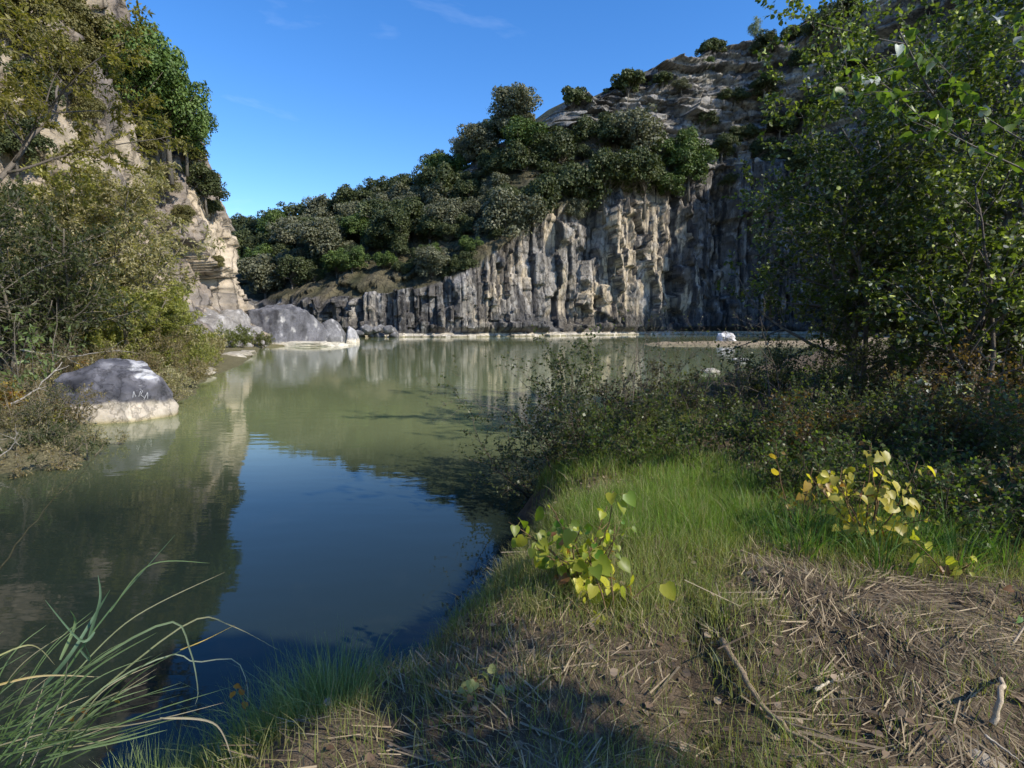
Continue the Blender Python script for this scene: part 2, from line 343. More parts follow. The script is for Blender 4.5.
# column table
rc = np.random.RandomState(3)
wid = []
while sum(wid) < s[-1] + 5:
    px_ = np.interp(sum(wid), s, P2[:, 0]); wid.append(rc.uniform(.5, 1.3) if px_ < 2 else rc.choice([rc.uniform(.5, 1.2), rc.uniform(1.5, 3.6)]))
edge = np.concatenate([[0], np.cumsum(wid)]); wid = np.array(wid)
outc = rc.uniform(-.4, .55, len(wid)); outc[rc.rand(len(wid)) < .12] -= 1.1
nA, nB, nC, nD, nE = 8, 110, 60, 70, 14
tB = np.linspace(0, 1, nB); rows = []
ns_ = len(s); S2 = s[:, None]
def block(off, z): return np.broadcast_to(off, (ns_, off.shape[-1] if off.ndim > 1 else len(off))).copy(), z
# A: ledge below and above the waterline
offs, zs, sec = [], [], []
la = np.array([-1.3, -1.25, -1.2, -1.15, -1.0, -.5, -.2, -.05]); lz = np.array([-2.0, -.5, .08, .22, .27, .29, .30, .5])
ledge_w = 1.0 + .5 * vnoise(np.stack([s * .35, 0 * s, 0 * s], 1), 4)
jag = .05 * vnoise(np.stack([s * 1.7, 0 * s, 0 * s], 1), 6)
gapm = sstep(-.35, -.1, vnoise(np.stack([s * .55, 0 * s, 0 * s], 1), 11))
offs.append(la[None] * ledge_w[:, None] * lerp(.35, 1, gapm)[:, None]); zs.append(np.where(lz[None] > 0, lz[None] * lerp(.8, 1.1, gapm)[:, None] + jag[:, None] * .5, lz[None])); sec.append(np.full((ns_, nA), 0))
offs.append(np.zeros((ns_, nB)) + .06 * (Hc[:, None] - .5) * tB[None]); zs.append(.5 + (Hc[:, None] - .5) * tB[None]); sec.append(np.full((ns_, nB), 1))
tC = np.linspace(0, 1, nC + 1)[1:]; offs.append(.06 * Hc[:, None] + Ws[:, None] * tC[None]); zs.append(Hc[:, None] + (Hs - Hc)[:, None] * (tC[None] ** .85)); sec.append(np.full((ns_, nC), 2))
tD = np.linspace(0, 1, nD + 1)[1:]; offs.append(.06 * Hc[:, None] + Ws[:, None] + Wu[:, None] * tD[None]); zs.append(Hs[:, None] + (Hu - Hs)[:, None] * tD[None]); sec.append(np.full((ns_, nD), 3))
tE = np.linspace(0, 1, nE + 1)[1:]; offs.append(.06 * Hc[:, None] + Ws[:, None] + Wu[:, None] + 260 * tE[None] ** 2.2); zs.append(Hu[:, None] + 3 * tE[None] * np.ones((ns_, 1))); sec.append(np.full((ns_, nE), 4))
OFF = np.concatenate(offs, 1); ZZ = np.concatenate(zs, 1); SEC = np.concatenate(sec, 1)
SS = np.broadcast_to(S2, OFF.shape)
q = np.stack([SS, OFF * 0, ZZ], -1)
# columns
sw = SS + .35 * vnoise(np.stack([SS * .2, ZZ * .07, 0 * SS], -1), 31) + .05 * vnoise(np.stack([SS * 2.2, ZZ * 1.6, 0 * SS], -1), 32)
ci = np.clip(np.searchsorted(edge, sw, 'right') - 1, 0, len(wid) - 1); fr = (sw - edge[ci]) / wid[ci]
blkL = 1.6 + 3.4 * _h(ci, ci * 0, ci * 0, 41); blk = np.floor(ZZ / blkL + 5 * _h(ci, ci * 0, ci * 0, 42)).astype(int)
blo = (_h(ci, blk, blk * 0, 43) - .5) * 1.3
skew = (_h(ci, ci * 0, ci * 0, 44) - .5) * .9
colshape = np.minimum(1, (1 - np.abs(2 * fr - 1)) * 6) * lerp(.12, .75, _h(ci, ci * 0, ci * 0, 45)) + skew * (fr - .5) * np.minimum(wid[ci], 2.2) * 1.1
big = fbm(q * [.11, 1, .09], 3, 51); med = fbm(q * [.5, 1, .35], 3, 52); fin = fbm(q * [1.6, 1, 1.3], 3, 53)
xw = np.broadcast_to(P2[:, 0:1], OFF.shape)
smooth_mid = sstep(3, 9, xw)
jx = .25 * fbm(np.stack([SS * .5, 0 * SS, ZZ * .4], -1), 2, 60)
fA, eA, wc = facet(np.stack([SS * .33 + jx, 0 * SS, ZZ * .10], -1), 61, 1.6, .6)
fB, eB, _c = facet(np.stack([SS * 1.05 + jx, 0 * SS, ZZ * .33 - jx], -1), 66, 1.4, .7)
fG, eG, _c = facet(np.stack([SS * .13 + jx, 0 * SS, ZZ * .05], -1), 67, 1.6, .5)
zz_x = np.cumsum(rc.uniform(2.2, 6.5, 120)); zz_y = rc.uniform(-1.3, 1.3, 120); zig = np.interp(s, zz_x, zz_y)[:, None] * sstep(-12, 3, xw)
zz2 = np.interp(SS[:, 0], np.cumsum(rc.uniform(1.0, 2.6, 300)), rc.uniform(-.45, .45, 300))[:, None]
dB = (outc[ci] + blo) * lerp(1, .85, smooth_mid) + colshape * lerp(1, .9, smooth_mid) + fG * 1.7 + fB * .3 + fin * .10 + smooth_mid * (fA * 1.15 + fB * .1)
# deep alcoves and overhanging noses in the middle stretch
nose = sstep(.62, .66, wc) * smooth_mid
dB += nose * .9
dB = dB + zig * sstep(3.5, 9, ZZ) + zz2
dB *= sstep(.3, 1.4, ZZ)
# strata
zw = ZZ + .9 * fbm(q * [.05, 1, .1], 3, 81) + .035 * SS
lay = zw / 1.9; li = np.floor(lay).astype(int); lf = lay - li
ledg = (_h(li, li * 0, li * 0, 82) - .35) * 3.0 + .9 * sstep(.0, .12, lf) - 1.3 * sstep(.86, .97, lf)
ledg2 = (_h(np.floor(lay * 2.7).astype(int), li * 0, li * 0, 83) - .5) * .7
vF, vE, vc = facet(np.stack([SS * .16 + jx, 0 * SS, zw * .3], -1), 84, 1.5, .6); lay = lay + 1.4 * (vc - .5); li = np.floor(lay).astype(int); lf = lay - li; ledg = (_h(li, li * 0, li * 0, 82) - .35) * 2.6 + .7 * sstep(.0, .1, lf) - 1.0 * sstep(.88, .97, lf); gF, gE, _c = facet(np.stack([SS * .55, 0 * SS, zw * 1.1 + jx], -1), 86, 1.4)
dD = ledg + ledg2 + vF * 3.0 + gF * 1.0 + fin * .15 + big * 1.5
dC = .8 * big + 1.5 * vF + .6 * gF + .15 * fin
wB = (SEC == 1); wC = (SEC == 2); wD = (SEC == 3); wE = SEC == 4
tdn = np.clip((ZZ - Hs[:, None]) / (Hu - Hs)[:, None], 0, 1)
disp = np.where(wB, dB, 0.); disp = np.where(wD, dD * sstep(0, .1, tdn), disp)
steep = sstep(12, 5, Ws)[:, None]            # right of the oaks the upper rock runs straight into the lower
disp = np.where(wC, lerp(dC, dD, steep * .8), disp)
topb = sstep(.9, 1.0, np.clip(ZZ / Hc[:, None], 0, 1)); disp = np.where(wB, disp * (1 - .4 * topb), disp)
ZZ2 = ZZ + np.where(wC, .3 * med + .5 * big + .8 * gF * steep, 0) + np.where(wE, .8 * fbm(np.stack([SS * .08, OFF * .08, 0 * SS], -1), 3, 90) + .5 * fbm(np.stack([SS * .4, OFF * .4, 0 * SS], -1), 3, 91), 0)
ZZ2 += np.where(wD, 1.2 * vnoise(np.stack([SS * .35, 0 * SS, 0 * SS], -1), 92) * sstep(.6, 1, tdn), 0) + np.where(wE, 1.2 * vnoise(np.stack([SS * .35, 0 * SS, 0 * SS], -1), 92) * sstep(40, 0, OFF - 30), 0)
hcn = 1.3 * (_h(ci, ci * 0, ci * 0, 95) - .5) * sstep(30, 8, Hc)[:, None]
ZZ2 += np.where(wB, hcn * sstep(.5, 1, ZZ / Hc[:, None]), 0)
o2 = OFF - disp
V = np.stack([P2[:, 0:1] + Nout[:, 0:1] * o2, P2[:, 1:2] + Nout[:, 1:2] * o2, ZZ2], -1)
# rock colour: stone tones, stains, darkened joints, grooves and undercuts
vst = fbm(np.stack([SS * .8, 0 * SS, ZZ * .2], -1), 4, 101); vst2 = fbm(np.stack([SS * 2.6, 0 * SS, ZZ * .6], -1), 3, 102)
och = cmix((.32, .26, .185), (.47, .39, .28), .5 + .5 * med); gry = cmix((.155, .142, .128), (.30, .275, .245), .5 + .6 * vst2); drk = np.array((.075, .068, .063))
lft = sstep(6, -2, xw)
ochw = 1.0 * sstep(-9, 3, xw) * sstep(38, 24, xw) * sstep(-.6, .05, big + .5 * med + .35 * (wc - .5)) * sstep(26, 18, ZZ)
cB = cmix(gry, och, np.clip(ochw + .35 * sstep(.2, .6, med) * sstep(30, 10, xw), 0, 1))
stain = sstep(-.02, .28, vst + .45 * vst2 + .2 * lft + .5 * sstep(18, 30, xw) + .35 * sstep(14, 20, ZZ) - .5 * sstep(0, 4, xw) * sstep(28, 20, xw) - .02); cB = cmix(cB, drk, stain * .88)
cB = cmix(cB, (.42, .40, .38), sstep(.4, .65, fbm(q * [1.1, 1, .8], 3, 105)) * .35)
low = sstep(4.2, 2.6, ZZ + .8 * vst2) * sstep(-6, 6, xw); cB = cmix(cB, (.065, .064, .066), low * .8)
cB = cmix(cB, (.035, .035, .04), sstep(.045, 0, eA) * .85 * smooth_mid + sstep(.03, 0, eB) * .4); cB = cmix(cB, (.04, .04, .045), ((fr < .09) | (fr > .91)) * .8)
cA = cmix((.62, .56, .46), (.42, .37, .29), .5 + .6 * vst2); cA = cmix(cA, (.25, .22, .14), (ZZ2 < .1) * 1.)
cD = cmix((.125, .118, .11), (.28, .262, .24), .5 + .55 * fbm(np.stack([SS * .25, 0 * SS, zw * .9], -1), 4, 106)); cD = cmix(cD, (.05, .05, .055), sstep(.0, .5, fbm(q * [.35, 1, .3], 4, 107)) * .8)
cD = cmix(cD, (.03, .03, .034), sstep(.05, 0, vE) * .8 + sstep(.88, .97, lf) * .6); cD = cmix(cD, (.40, .37, .32), sstep(.35, .7, fbm(q * [.6, 1, 1.2], 3, 108)) * .6)
cC = cmix((.045, .045, .022), (.12, .10, .06), .5 + .6 * med); cC = cmix(cC, cD, np.broadcast_to(steep, SS.shape) * .9)
cE = cmix((.09, .085, .045), (.16, .14, .08), .5 + .6 * med)
c = np.where((SEC == 0)[..., None], cA, 0) + np.where(wB[..., None], cB, 0) + np.where(wC[..., None], cC, 0) + np.where(wD[..., None], cD, 0) + np.where(wE[..., None], cE, 0)
nt_ = V.shape[1]
fcs = grid_faces(ns_, nt_, False)
cliff_me = raw_mesh('basalt_cliff', V.reshape(-1, 3), [fcs], M_cliff, c.reshape(-1, 3), False)
cliff = link('basalt_cliff', cliff_me); tag(cliff, kind='structure')
BV = BVHTree.FromPolygons(V.reshape(-1, 3).tolist(), fcs.tolist())

# --- left tuff cliff
keys = [(-40, -60, 20), (-36, -30, 22), (-31, 0, 24), (-26, 18, 26), (-24, 30, 27), (-24.5, 42, 26), (-25.5, 50, 23), (-27.2, 56, 20.5), (-32, 61, 19), (-45, 67, 18), (-70, 76, 17), (-110, 88, 16), (-150, 92, 16)]
s, P2, T, (Hu,) = sweep(keys, lambda x, y: .22 if 14 < y < 64 and x > -42 else 1.2, None)
Nout = np.stack([-T[:, 1], T[:, 0]], 1)
nB = 170; nE = 14; t = np.linspace(0, 1, nB); ns_ = len(s)
prof = lambda z: 3.2 * np.exp(-z / 2.2) * -1 + .17 * z
ZZ = np.concatenate([-1.5 + (Hu[:, None] + 1.5) * t[None], np.broadcast_to(Hu[:, None], (ns_, nE)) + 3 * np.linspace(0, 1, nE + 1)[None, 1:]], 1)
OFF = prof(np.maximum(ZZ, 0)); OFF[:, nB:] = prof(Hu)[:, None] + 200 * np.linspace(0, 1, nE + 1)[None, 1:] ** 2.2
SS = np.broadcast_to(s[:, None], OFF.shape); q = np.stack([SS, 0 * SS, ZZ], -1)
q2 = q + .9 * np.stack([fbm(q * .25, 2, 1), 0 * SS, fbm(q * .25, 2, 2)], -1)
fA, eA, wc = facet(q2 * [.2, 1, .12], 11, 1.5, .45); fB, eB, wd = facet(q2 * [.55, 1, .38], 15, 1.5, .6); fC, eC, _c = facet(q2 * [1.3, 1, .9], 17, 1.4, .4)
big = fbm(q * [.09, 1, .08], 3, 20); med = fbm(q * [.35, 1, .3], 4, 21); fin = fbm(q * [1.3, 1, 1.3], 3, 22)
rough = sstep(10, 3, ZZ)
disp = fA * 2.3 + fB * lerp(1.0, 1.6, rough) + fC * .5 + big * 1.6 + med * .35 + fin * .12
isE = np.arange(OFF.shape[1])[None] >= nB
disp = np.where(isE, 0, disp * (1 - .6 * sstep(.93, 1, t).tolist()[-1]) if False else disp); disp = np.where(isE, 0, disp)
ZZ2 = ZZ + np.where(isE, .8 * fbm(np.stack([SS * .1, OFF * .1, 0 * SS], -1), 3, 31), 0)
o2 = OFF - disp
V = np.stack([P2[:, 0:1] + Nout[:, 0:1] * o2, P2[:, 1:2] + Nout[:, 1:2] * o2, ZZ2], -1)
vst = fbm(np.stack([SS * .7, 0 * SS, ZZ * .1], -1), 4, 41)
c = cmix((.36, .29, .215), (.55, .46, .34), .5 + .55 * med + .3 * (wc - .5)); c = cmix(c, (.07, .06, .05), sstep(.05, 0, eA) * .7 + sstep(.04, 0, eB) * .5); c = cmix(c, (.20, .17, .155), sstep(-.15, .4, fbm(q * [.22, 1, .18], 3, 43)) * .8)
c = cmix(c, (.16, .14, .13), sstep(.15, .55, vst) * .65); c = cmix(c, (.15, .145, .15), sstep(6.5, 3, ZZ + 1.5 * med) * sstep(-.1, .3, fin + .5 * med) * .7)
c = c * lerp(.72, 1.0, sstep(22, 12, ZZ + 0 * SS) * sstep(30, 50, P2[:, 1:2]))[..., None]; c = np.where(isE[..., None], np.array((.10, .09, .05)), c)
fcs2 = grid_faces(ns_, V.shape[1], False)
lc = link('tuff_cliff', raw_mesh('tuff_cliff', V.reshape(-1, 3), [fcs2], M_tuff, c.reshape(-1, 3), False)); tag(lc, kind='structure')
BL = BVHTree.FromPolygons(V.reshape(-1, 3).tolist(), fcs2.tolist())
def drop(bv, x, y, z0=90):
    h = bv.ray_cast(Vector((x, y, z0)), Vector((0, 0, -1)))
    return h[0].z if h[0] is not None else None
def shoot(bv, px, py):
    r = ray(px, py); h = bv.ray_cast(Vector((0, 0, EYE)), Vector(r).normalized())
    return np.array(h[0]) if h[0] is not None else None

# ------------------------------------------------------------------ rocks
def ico(sub):
    import bmesh
    bm = bmesh.new(); bmesh.ops.create_icosphere(bm, subdivisions=sub, radius=1); v = np.array([x.co[:] for x in bm.verts]); f = np.array([[y.index for y in x.verts] for x in bm.faces]); bm.free(); return v, f
ICO = {k: ico(k) for k in (3, 4, 5, 6)}
def rock_shape(seed, dims, sub=4, nplanes=14, rough=.05):
    r = np.random.RandomState(seed); v, f = ICO[sub]; v = v.copy()
    for k in range(nplanes):
        n = nrm(r.normal(size=3)); d = r.uniform(.62, .88); e = v @ n - d; v = v - np.where(e > 0, e, 0)[:, None] * n * .93
    v = v * (1 + rough * fbm(v * 2.5 + seed, 4, seed)[:, None] + rough * .5 * fbm(v * 7 + seed, 3, seed + 5)[:, None])
    return v * np.array(dims), f
def rock(name, seed, loc, dims, colf, label, cat='rock', group=None, sub=4, rz=0, nplanes=14, rough=.05, mat=None):
    v, f = rock_shape(seed, dims, sub, nplanes, rough); c_, s_ = math.cos(rz), math.sin(rz)
    v = v @ np.array([[c_, s_, 0], [-s_, c_, 0], [0, 0, 1]])
    o = link(name, raw_mesh(name, v, [f], mat or M_rock, colf(v), False), None, loc)
    o.data.polygons.foreach_set('use_smooth', np.ones(len(f), bool)); return tag(o, label, cat, group)
PALE = (.60, .53, .42)
# big dark boulder at the left shore
v, f = ICO[6]; v = v.copy(); rr = np.random.RandomState(5)
for n, d in [((.05, 0, 1), .70), ((.5, -.25, .8), .70), ((-.5, -.15, .85), .64), ((.15, -.7, .75), .72), ((-.75, -.35, .4), .76), ((1, -.35, .1), .86), ((.25, -1, .1), .80), ((-.35, -.95, .35), .78), ((-.95, .3, .3), .84), ((.8, .5, .5), .82), ((0, 1, .4), .8), ((-.2, -.5, .85), .72)]:
    n = nrm(np.array(n, float)); e = v @ n - d; v = v - np.where(e > 0, e, 0)[:, None] * n * .86
v = v * (1 + .10 * fbm(v * 1.7, 4, 3)[:, None] + .03 * fbm(v * 8, 3, 5)[:, None]); v = v * np.array([1.52, 1.25, 1.48]); v[:, 2] += .30
bx, by = PZ(118, 424)[:2]; by += 1.0; bx -= .88
h = v[:, 2]; nn = fbm(v * 1.3, 3, 8); n3 = fbm(v * 3.5, 4, 9)
c = cmix((.065, .065, .074), (.135, .13, .142), .5 + .6 * n3); c = cmix(c, (.03, .03, .035), sstep(.35, .6, nn) * .8)
c = cmix(c, (.62, .61, .60), sstep(.15, .35, n3) * sstep(1.3, 1.5, h + .45 * (v[:, 0])) * .4 + sstep(.5, .6, fbm(v * np.array([1.2, 1.2, 5]), 3, 14)) * .6 * sstep(.6, .8, h))
c = cmix(c, (.47, .41, .33), sstep(.46, .36, h + .12 * nn + .06 * n3)); c = cmix(c, (.30, .25, .13), sstep(.12, -.02, h))
bo = link('boulder', raw_mesh('boulder', v, [f], M_rock, c, True), None, (bx, by, 0)); tag(bo, 'big dark grey boulder with pale waterline band in the water by the left shore', 'boulder')
BB = BVHTree.FromPolygons((v + [bx, by, 0]).tolist(), f.tolist())
mb = MB()
for st in [[(133, 398), (134, 391), (136, 397), (137, 390), (139, 397), (141, 391)], [(140, 389), (143, 391), (141, 395), (145, 398)], [(144, 400), (148, 392), (148, 399)], [(139, 386), (142, 386)]]:
    pts = [shoot(BB, *p_) for p_ in st]
    if all(p_ is not None for p_ in pts):
        pts = np.array(pts) + np.array([0, -.012, .003]); n = len(pts); t_ = np.linspace(0, n - 1, n * 4); pts = np.stack([np.interp(t_, np.arange(n), pts[:, k]) for k in range(3)], 1)
        tube(mb, pts - [bx, by, 0], .007, (.4, .4, .41), 5)
if mb.n:
    o = mb.build('chalk_scrawl', M_chalk, bo); o['label'] = 'small white scrawled mark on the boulder'

def grey_col(dark=.12, light=.32, pale_z=None, base=.0, tint=(1, .97, .97)):
    def fn(v):
        n = fbm(v * np.array([1.6, 1.6, .5]) * 1.2 + 3, 4, 77); c = cmix(np.array(tint) * dark, np.array(tint) * light, .5 + .6 * n)
        c = cmix(c, (.5, .48, .46), sstep(.5, .8, fbm(v * 2.3, 3, 78)) * .7)
        if pale_z is not None: c = cmix(c, PALE, sstep(pale_z + .1, pale_z, v[:, 2]))
        return c
    return fn
# far boulders between the two cliffs, at the river mouth
p_ = PZ(288, 345); rock('boulder', 21, (p_[0] - .2, 52.5, -.3), (4.3, 3.2, 5.4), grey_col(.07, .19, .55, tint=(1, .98, 1.05)), 'huge rounded grey rock between the left cliff and the low black columns', 'boulder', sub=6, rough=.07, nplanes=26)
p_ = PZ(322, 345); rock('boulder', 22, (p_[0] - .5, 54.0, -.3), (2.1, 2.3, 3.0), grey_col(.08, .2, .4), 'grey sloping rock leaning on the right side of the huge rounded rock', 'boulder', sub=5)
p_ = PZ(345, 343); rock('boulder', 27, (p_[0] + .3, 58, -.2), (1.0, 1.2, 2.0), grey_col(.28, .42, .5), 'pale cream block at the water between grey rock and black columns', 'boulder')
# pale shelf under far boulders
p_ = PZ(300, 347); rock('rock_shelf', 31, (p_[0], 50.3, 0.0), (4.6, 1.4, .42), lambda v: cmix((.6, .55, .44), (.45, .4, .3), .5 + fbm(v, 3, 2)), 'pale flat rock shelf at the waterline under the huge grey rock', 'rock shelf', sub=5)
# rubble at the left cliff's foot
rr = np.random.RandomState(12)
for k, (px, py, Y, sz) in enumerate([(215, 330, 45, 2.4), (232, 338, 46, 2.0), (247, 333, 48, 1.9), (224, 345, 43, 1.3), (205, 343, 42, 1.5), (240, 347, 45, 1.1), (256, 341, 48, 1.3), (210, 318, 47, 1.8), (235, 322, 49, 1.9), (250, 349, 46.5, .8)]):
    q_ = PY(px, py, Y)
    rock('fallen_rock', 40 + k, (q_[0], Y, q_[2] - .2), (sz * rr.uniform(.8, 1.1), sz * .9, sz * rr.uniform(.6, .85)), grey_col(.14, .32, None, tint=(1, .93, .86)), 'angular tan rock in the rubble at the foot of the left cliff', 'rock', 'fallen rocks under the left cliff', sub=4, rz=rr.uniform(0, 6), nplanes=26, rough=.08)
# pale stones along the left shoreline
for k, (px, py, sz, lb) in enumerate([(194, 366, .55, 'upright pale stone at the shoreline beyond the dark boulder'), (190, 371, .5, 'flat pale stone leaning below the upright one on the left shore'), (203, 373, .7, 'low mossy slab reaching into the water past the pale stones'),
        (226, 358, .8, 'pale grey ledge stone at the water, nearest the bush'), (238, 356, .7, 'pale ledge stone at the water, second along the left cliff foot'), (249, 354, .8, 'pale ledge stone at the water, closest to the huge grey rock'), (170, 382, .35, 'small pale stone just behind the dark boulder'), (160, 378, .3, 'small cream pebble stone in the dry grass behind the boulder')]):
    q_ = PZ(px, py, .05); rock('shore_stone', 60 + k, (q_[0], q_[1], .1), (sz * (1.6 if 'slab' in lb or 'ledge' in lb else .7), sz * .8, sz * (.35 if 'slab' in lb or 'flat' in lb or 'ledge' in lb else .7)), lambda v: cmix((.34, .30, .23), (.52, .47, .38), .5 + fbm(v * 2, 3, 4)), lb, 'stone', sub=4, rz=k)
# stones of the spit
q_ = PZ(727, 341, .2); rock('white_rock', 81, (q_[0], q_[1] + .5, .4), (1.2, .9, .8), lambda v: cmix((.35, .33, .31), (.68, .65, .62), .5 + fbm(v * 2, 3, 4)), 'craggy white rock standing on the sand spit', 'rock', sub=5, rough=.14, nplanes=16, mat=M_tuff)
q_ = PZ(710, 373, .0); rock('stone', 82, (q_[0], q_[1], .02), (.5, .35, .22), lambda v: cmix((.34, .31, .25), (.46, .42, .35), .5 + fbm(v * 2, 3, 4)), 'low pale stone poking out of the water behind the bank bushes', 'stone')
q_ = PZ(742, 361, .0); rock('stone', 83, (q_[0], q_[1], .02), (.6, .4, .2), lambda v: cmix((.4, .38, .33), (.5, .47, .4), .5 + fbm(v * 2, 3, 4)), 'flat grey stone in the shallows in front of the sand spit', 'stone')
# rubble at the low columns (left end of the far cliff)
rr = np.random.RandomState(14)
for k in range(16):
    px = rr.uniform(338, 395); q_ = PZ(px, 339); Y = rr.uniform(74.5, 76.5)
    rock('column_block', 90 + k, ((px - 512) / F * Y, Y, rr.uniform(.1, 1.4)), (rr.uniform(.5, 1.1), .8, rr.uniform(.4, .8)), grey_col(.05, .2), 'broken grey column block at the foot of the low black columns', 'rock', 'broken column blocks in the water', sub=3, rz=rr.uniform(0, 6))

# ------------------------------------------------------------------ distant oaks
def oak_proto(seed, Rr=4.0, asp=.85, nclump=95, per=230, leaf=.24, Hgt=None, cols=((.035, .055, .022), (.075, .10, .040)), shape=LEAF4, trunk=True, hang=0, open_=0.):
    """returns (crown mesh, trunk mesh) with base of the trunk at the origin"""
    r = np.random.RandomState(seed); H = Hgt or Rr * .95
    mb = MB(); tr = MB(); cc = []
    lobes = [(nrm(r.normal(size=3)) * r.uniform(.25, .62) * [1, 1, .8], r.uniform(.38, .66)) for _ in range(6)] + [(np.array([0, 0, -.25]), .6)]
    for k in range(nclump):
        d = nrm(r.normal(size=3)); 
        if d[2] < -.7: d[2] *= -.6
        rad = r.uniform(.45, .92) if k > nclump * .3 else r.uniform(.1, .6)
        lc_, lr_ = lobes[r.randint(len(lobes))]; cpos = (lc_ + np.array([d[0], d[1], d[2]]) * rad * lr_) * [1, 1, asp] * Rr * 1.08 + [0, 0, H]
        cr_ = Rr * r.uniform(.08, .30); n = int(per * (cr_ / (Rr * .25)) ** 2)
        e = nrm(r.normal(size=(n, 3))); e[:, 2] = np.where(e[:, 2] < -.6, -e[:, 2], e[:, 2]); rad2 = r.uniform(.55, 1.08, n) ** .6
        nzz = 1 + .25 * vnoise(e * 2.3 + k * 3, seed)
        pos = cpos + e * (cr_ * rad2 * nzz)[:, None] * [1, 1, .85]
        nm = nrm(e + r.normal(size=(n, 3)) * .55 + [0, 0, .3]); al = nrm(np.cross(nm, r.normal(size=(n, 3)))); al[:, 2] -= .3 + hang
        tcol = r.rand(); base = cmix(cols[0], cols[1], np.clip(tcol + r.normal(size=n) * .25, 0, 1))
        leaves(mb, pos, al, nm, leaf * r.uniform(.6, 1.35, n), base, shape); cc.append(cpos)
    bc = (.13, .115, .095)
    top = np.array([r.uniform(-.3, .3), r.uniform(-.3, .3), H * .9])
    tube(tr, [np.array([0, 0, -1.2]), np.array([.1, 0, H * .25]), top * .7 + [.1, 0, 0], top], np.array([.09, .075, .05, .02]) * Rr * .6, bc, 7)
    for k in range(0, len(cc), 2):
        a0 = top * r.uniform(.35, .9); mid = (a0 + cc[k]) / 2 + r.normal(size=3) * .2 * Rr * .2; tube(tr, [a0, mid, cc[k]], np.array([.028, .018, .006]) * Rr * .6, bc, 4)
    cm = raw_mesh('crown', np.concatenate(mb.v), [np.concatenate(a) for a in mb.f.values()], M_leaf, np.concatenate(mb.c))
    tm = raw_mesh('trunk', np.concatenate(tr.v), [np.concatenate(a) for a in tr.f.values()], M_bark, np.concatenate(tr.c), True)
    return cm, tm
DK = ((.040, .052, .020), (.098, .112, .042)); GY = ((.09, .095, .055), (.17, .17, .105)); BR = ((.048, .078, .018), (.105, .15, .034)); OL = ((.10, .095, .03), (.18, .16, .055)); RU = ((.13, .085, .03), (.2, .13, .05))
protos = {'dark': [oak_proto(101 + k, cols=((.036, .048, .018), (.088, .104, .038)), asp=(.85, 1.05, .7, .95)[k]) for k in range(4)], 'grey': [oak_proto(111 + k, cols=GY, per=200) for k in range(2)], 'green': [oak_proto(121 + k, cols=BR, per=220) for k in range(2)],
          'rust': [oak_proto(131, cols=RU, per=170)], 'bush': [oak_proto(141 + k, asp=.6, nclump=44, cols=((.05, .065, .02), (.10, .12, .045)), leaf=.34) for k in range(2)],
          'fine': [oak_proto(161, cols=((.06, .10, .022), (.125, .19, .045)), per=420, leaf=.17)], 'feather': [oak_proto(181, cols=((.13, .16, .09), (.22, .26, .15)), nclump=60, per=90)], 'olive': [oak_proto(151, cols=OL, per=300, leaf=.2)]}
rt = np.random.RandomState(44)
def plant_far(name, x, y, z, R_, kind, label, cat='tree', group=None, sz=1.0, stem=True):
    cm, tm = protos[kind][rt.randint(len(protos[kind]))]
    k = R_ / 4.0
    e = empty(name, (x, y, z), label, cat, group, rt.uniform(0, 6.28), (k * rt.uniform(.92, 1.1), k * rt.uniform(.92, 1.1), k * sz))
    link('crown', cm, e)
    if stem: link('trunk', tm, e)
    return e
def far_at(px, Y): return (px - 512) / F * Y * 1.0
# skyline row (px, depth, radius, kind)
sky_row = [(248, 118, 3.6, 'dark'), (262, 112, 4.2, 'dark'), (285, 110, 4.4, 'dark'), (308, 108, 4.6, 'dark'), (330, 106, 5.0, 'grey'), (352, 106, 4.4, 'dark'), (378, 108, 4.4, 'dark'), (402, 108, 4.8, 'dark'),
           (425, 106, 4.2, 'dark'), (446, 106, 4.6, 'dark'), (468, 106, 4.2, 'grey'), (490, 106, 3.6, 'green'), (508, 104, 2.6, 'dark'), (528, 102, 2.2, 'dark')]
words_ = ['first', 'second', 'third', 'fourth', 'fifth', 'sixth', 'seventh', 'eighth', 'ninth', 'tenth', 'eleventh', 'twelfth', 'thirteenth', 'fourteenth', 'fifteenth']
kd = {'dark': 'dark evergreen oak', 'grey': 'grey-green oak', 'green': 'bright green tree', 'rust': 'rusty autumn tree', 'bush': 'low green bush', 'olive': 'olive-coloured tree'}
for k, (px, Y, r_, kind) in enumerate(sky_row):
    x = far_at(px, Y); z = drop(BV, x, Y) or 15
    plant_far('oak_tree', x, Y, z - .9, r_, kind, '%s on the wooded skyline, %s crown along from the left cliff' % (kd[kind], words_[k]), group='evergreen trees along the wooded skyline')
# the wooded slope behind the columns
rows_ = []
for (Y0, n, x0, x1, kinds, ra) in [(99, 13, 244, 520, ['dark', 'dark', 'grey', 'green'], 4.4), (93, 12, 250, 560, ['dark', 'green', 'dark', 'rust'], 4.0), (88, 10, 262, 520, ['dark', 'dark', 'grey'], 3.6), (84, 9, 285, 480, ['dark', 'grey', 'green'], 2.6), (96, 10, 300, 525, ['dark', 'grey', 'dark'], 3.0), (102.5, 11, 250, 500, ['dark', 'green', 'grey'], 3.4), (90.5, 10, 300, 640, ['dark', 'grey'], 2.6), (81.5, 6, 400, 500, ['dark', 'green'], 1.7)]:
    for j in range(n):
        px = lerp(x0, x1, (j + rt.uniform(.2, .8)) / n); Y = Y0 + rt.uniform(-2, 2); x = far_at(px, Y); z = drop(BV, x, Y)
        if z is None or z < 4.5: continue
        kind = kinds[rt.randint(len(kinds))]
        if kind == 'rust' and not (340 < px < 380): kind = 'dark'
        rows_.append((x, Y, z, ra * rt.uniform(.65, 1.35), kind))
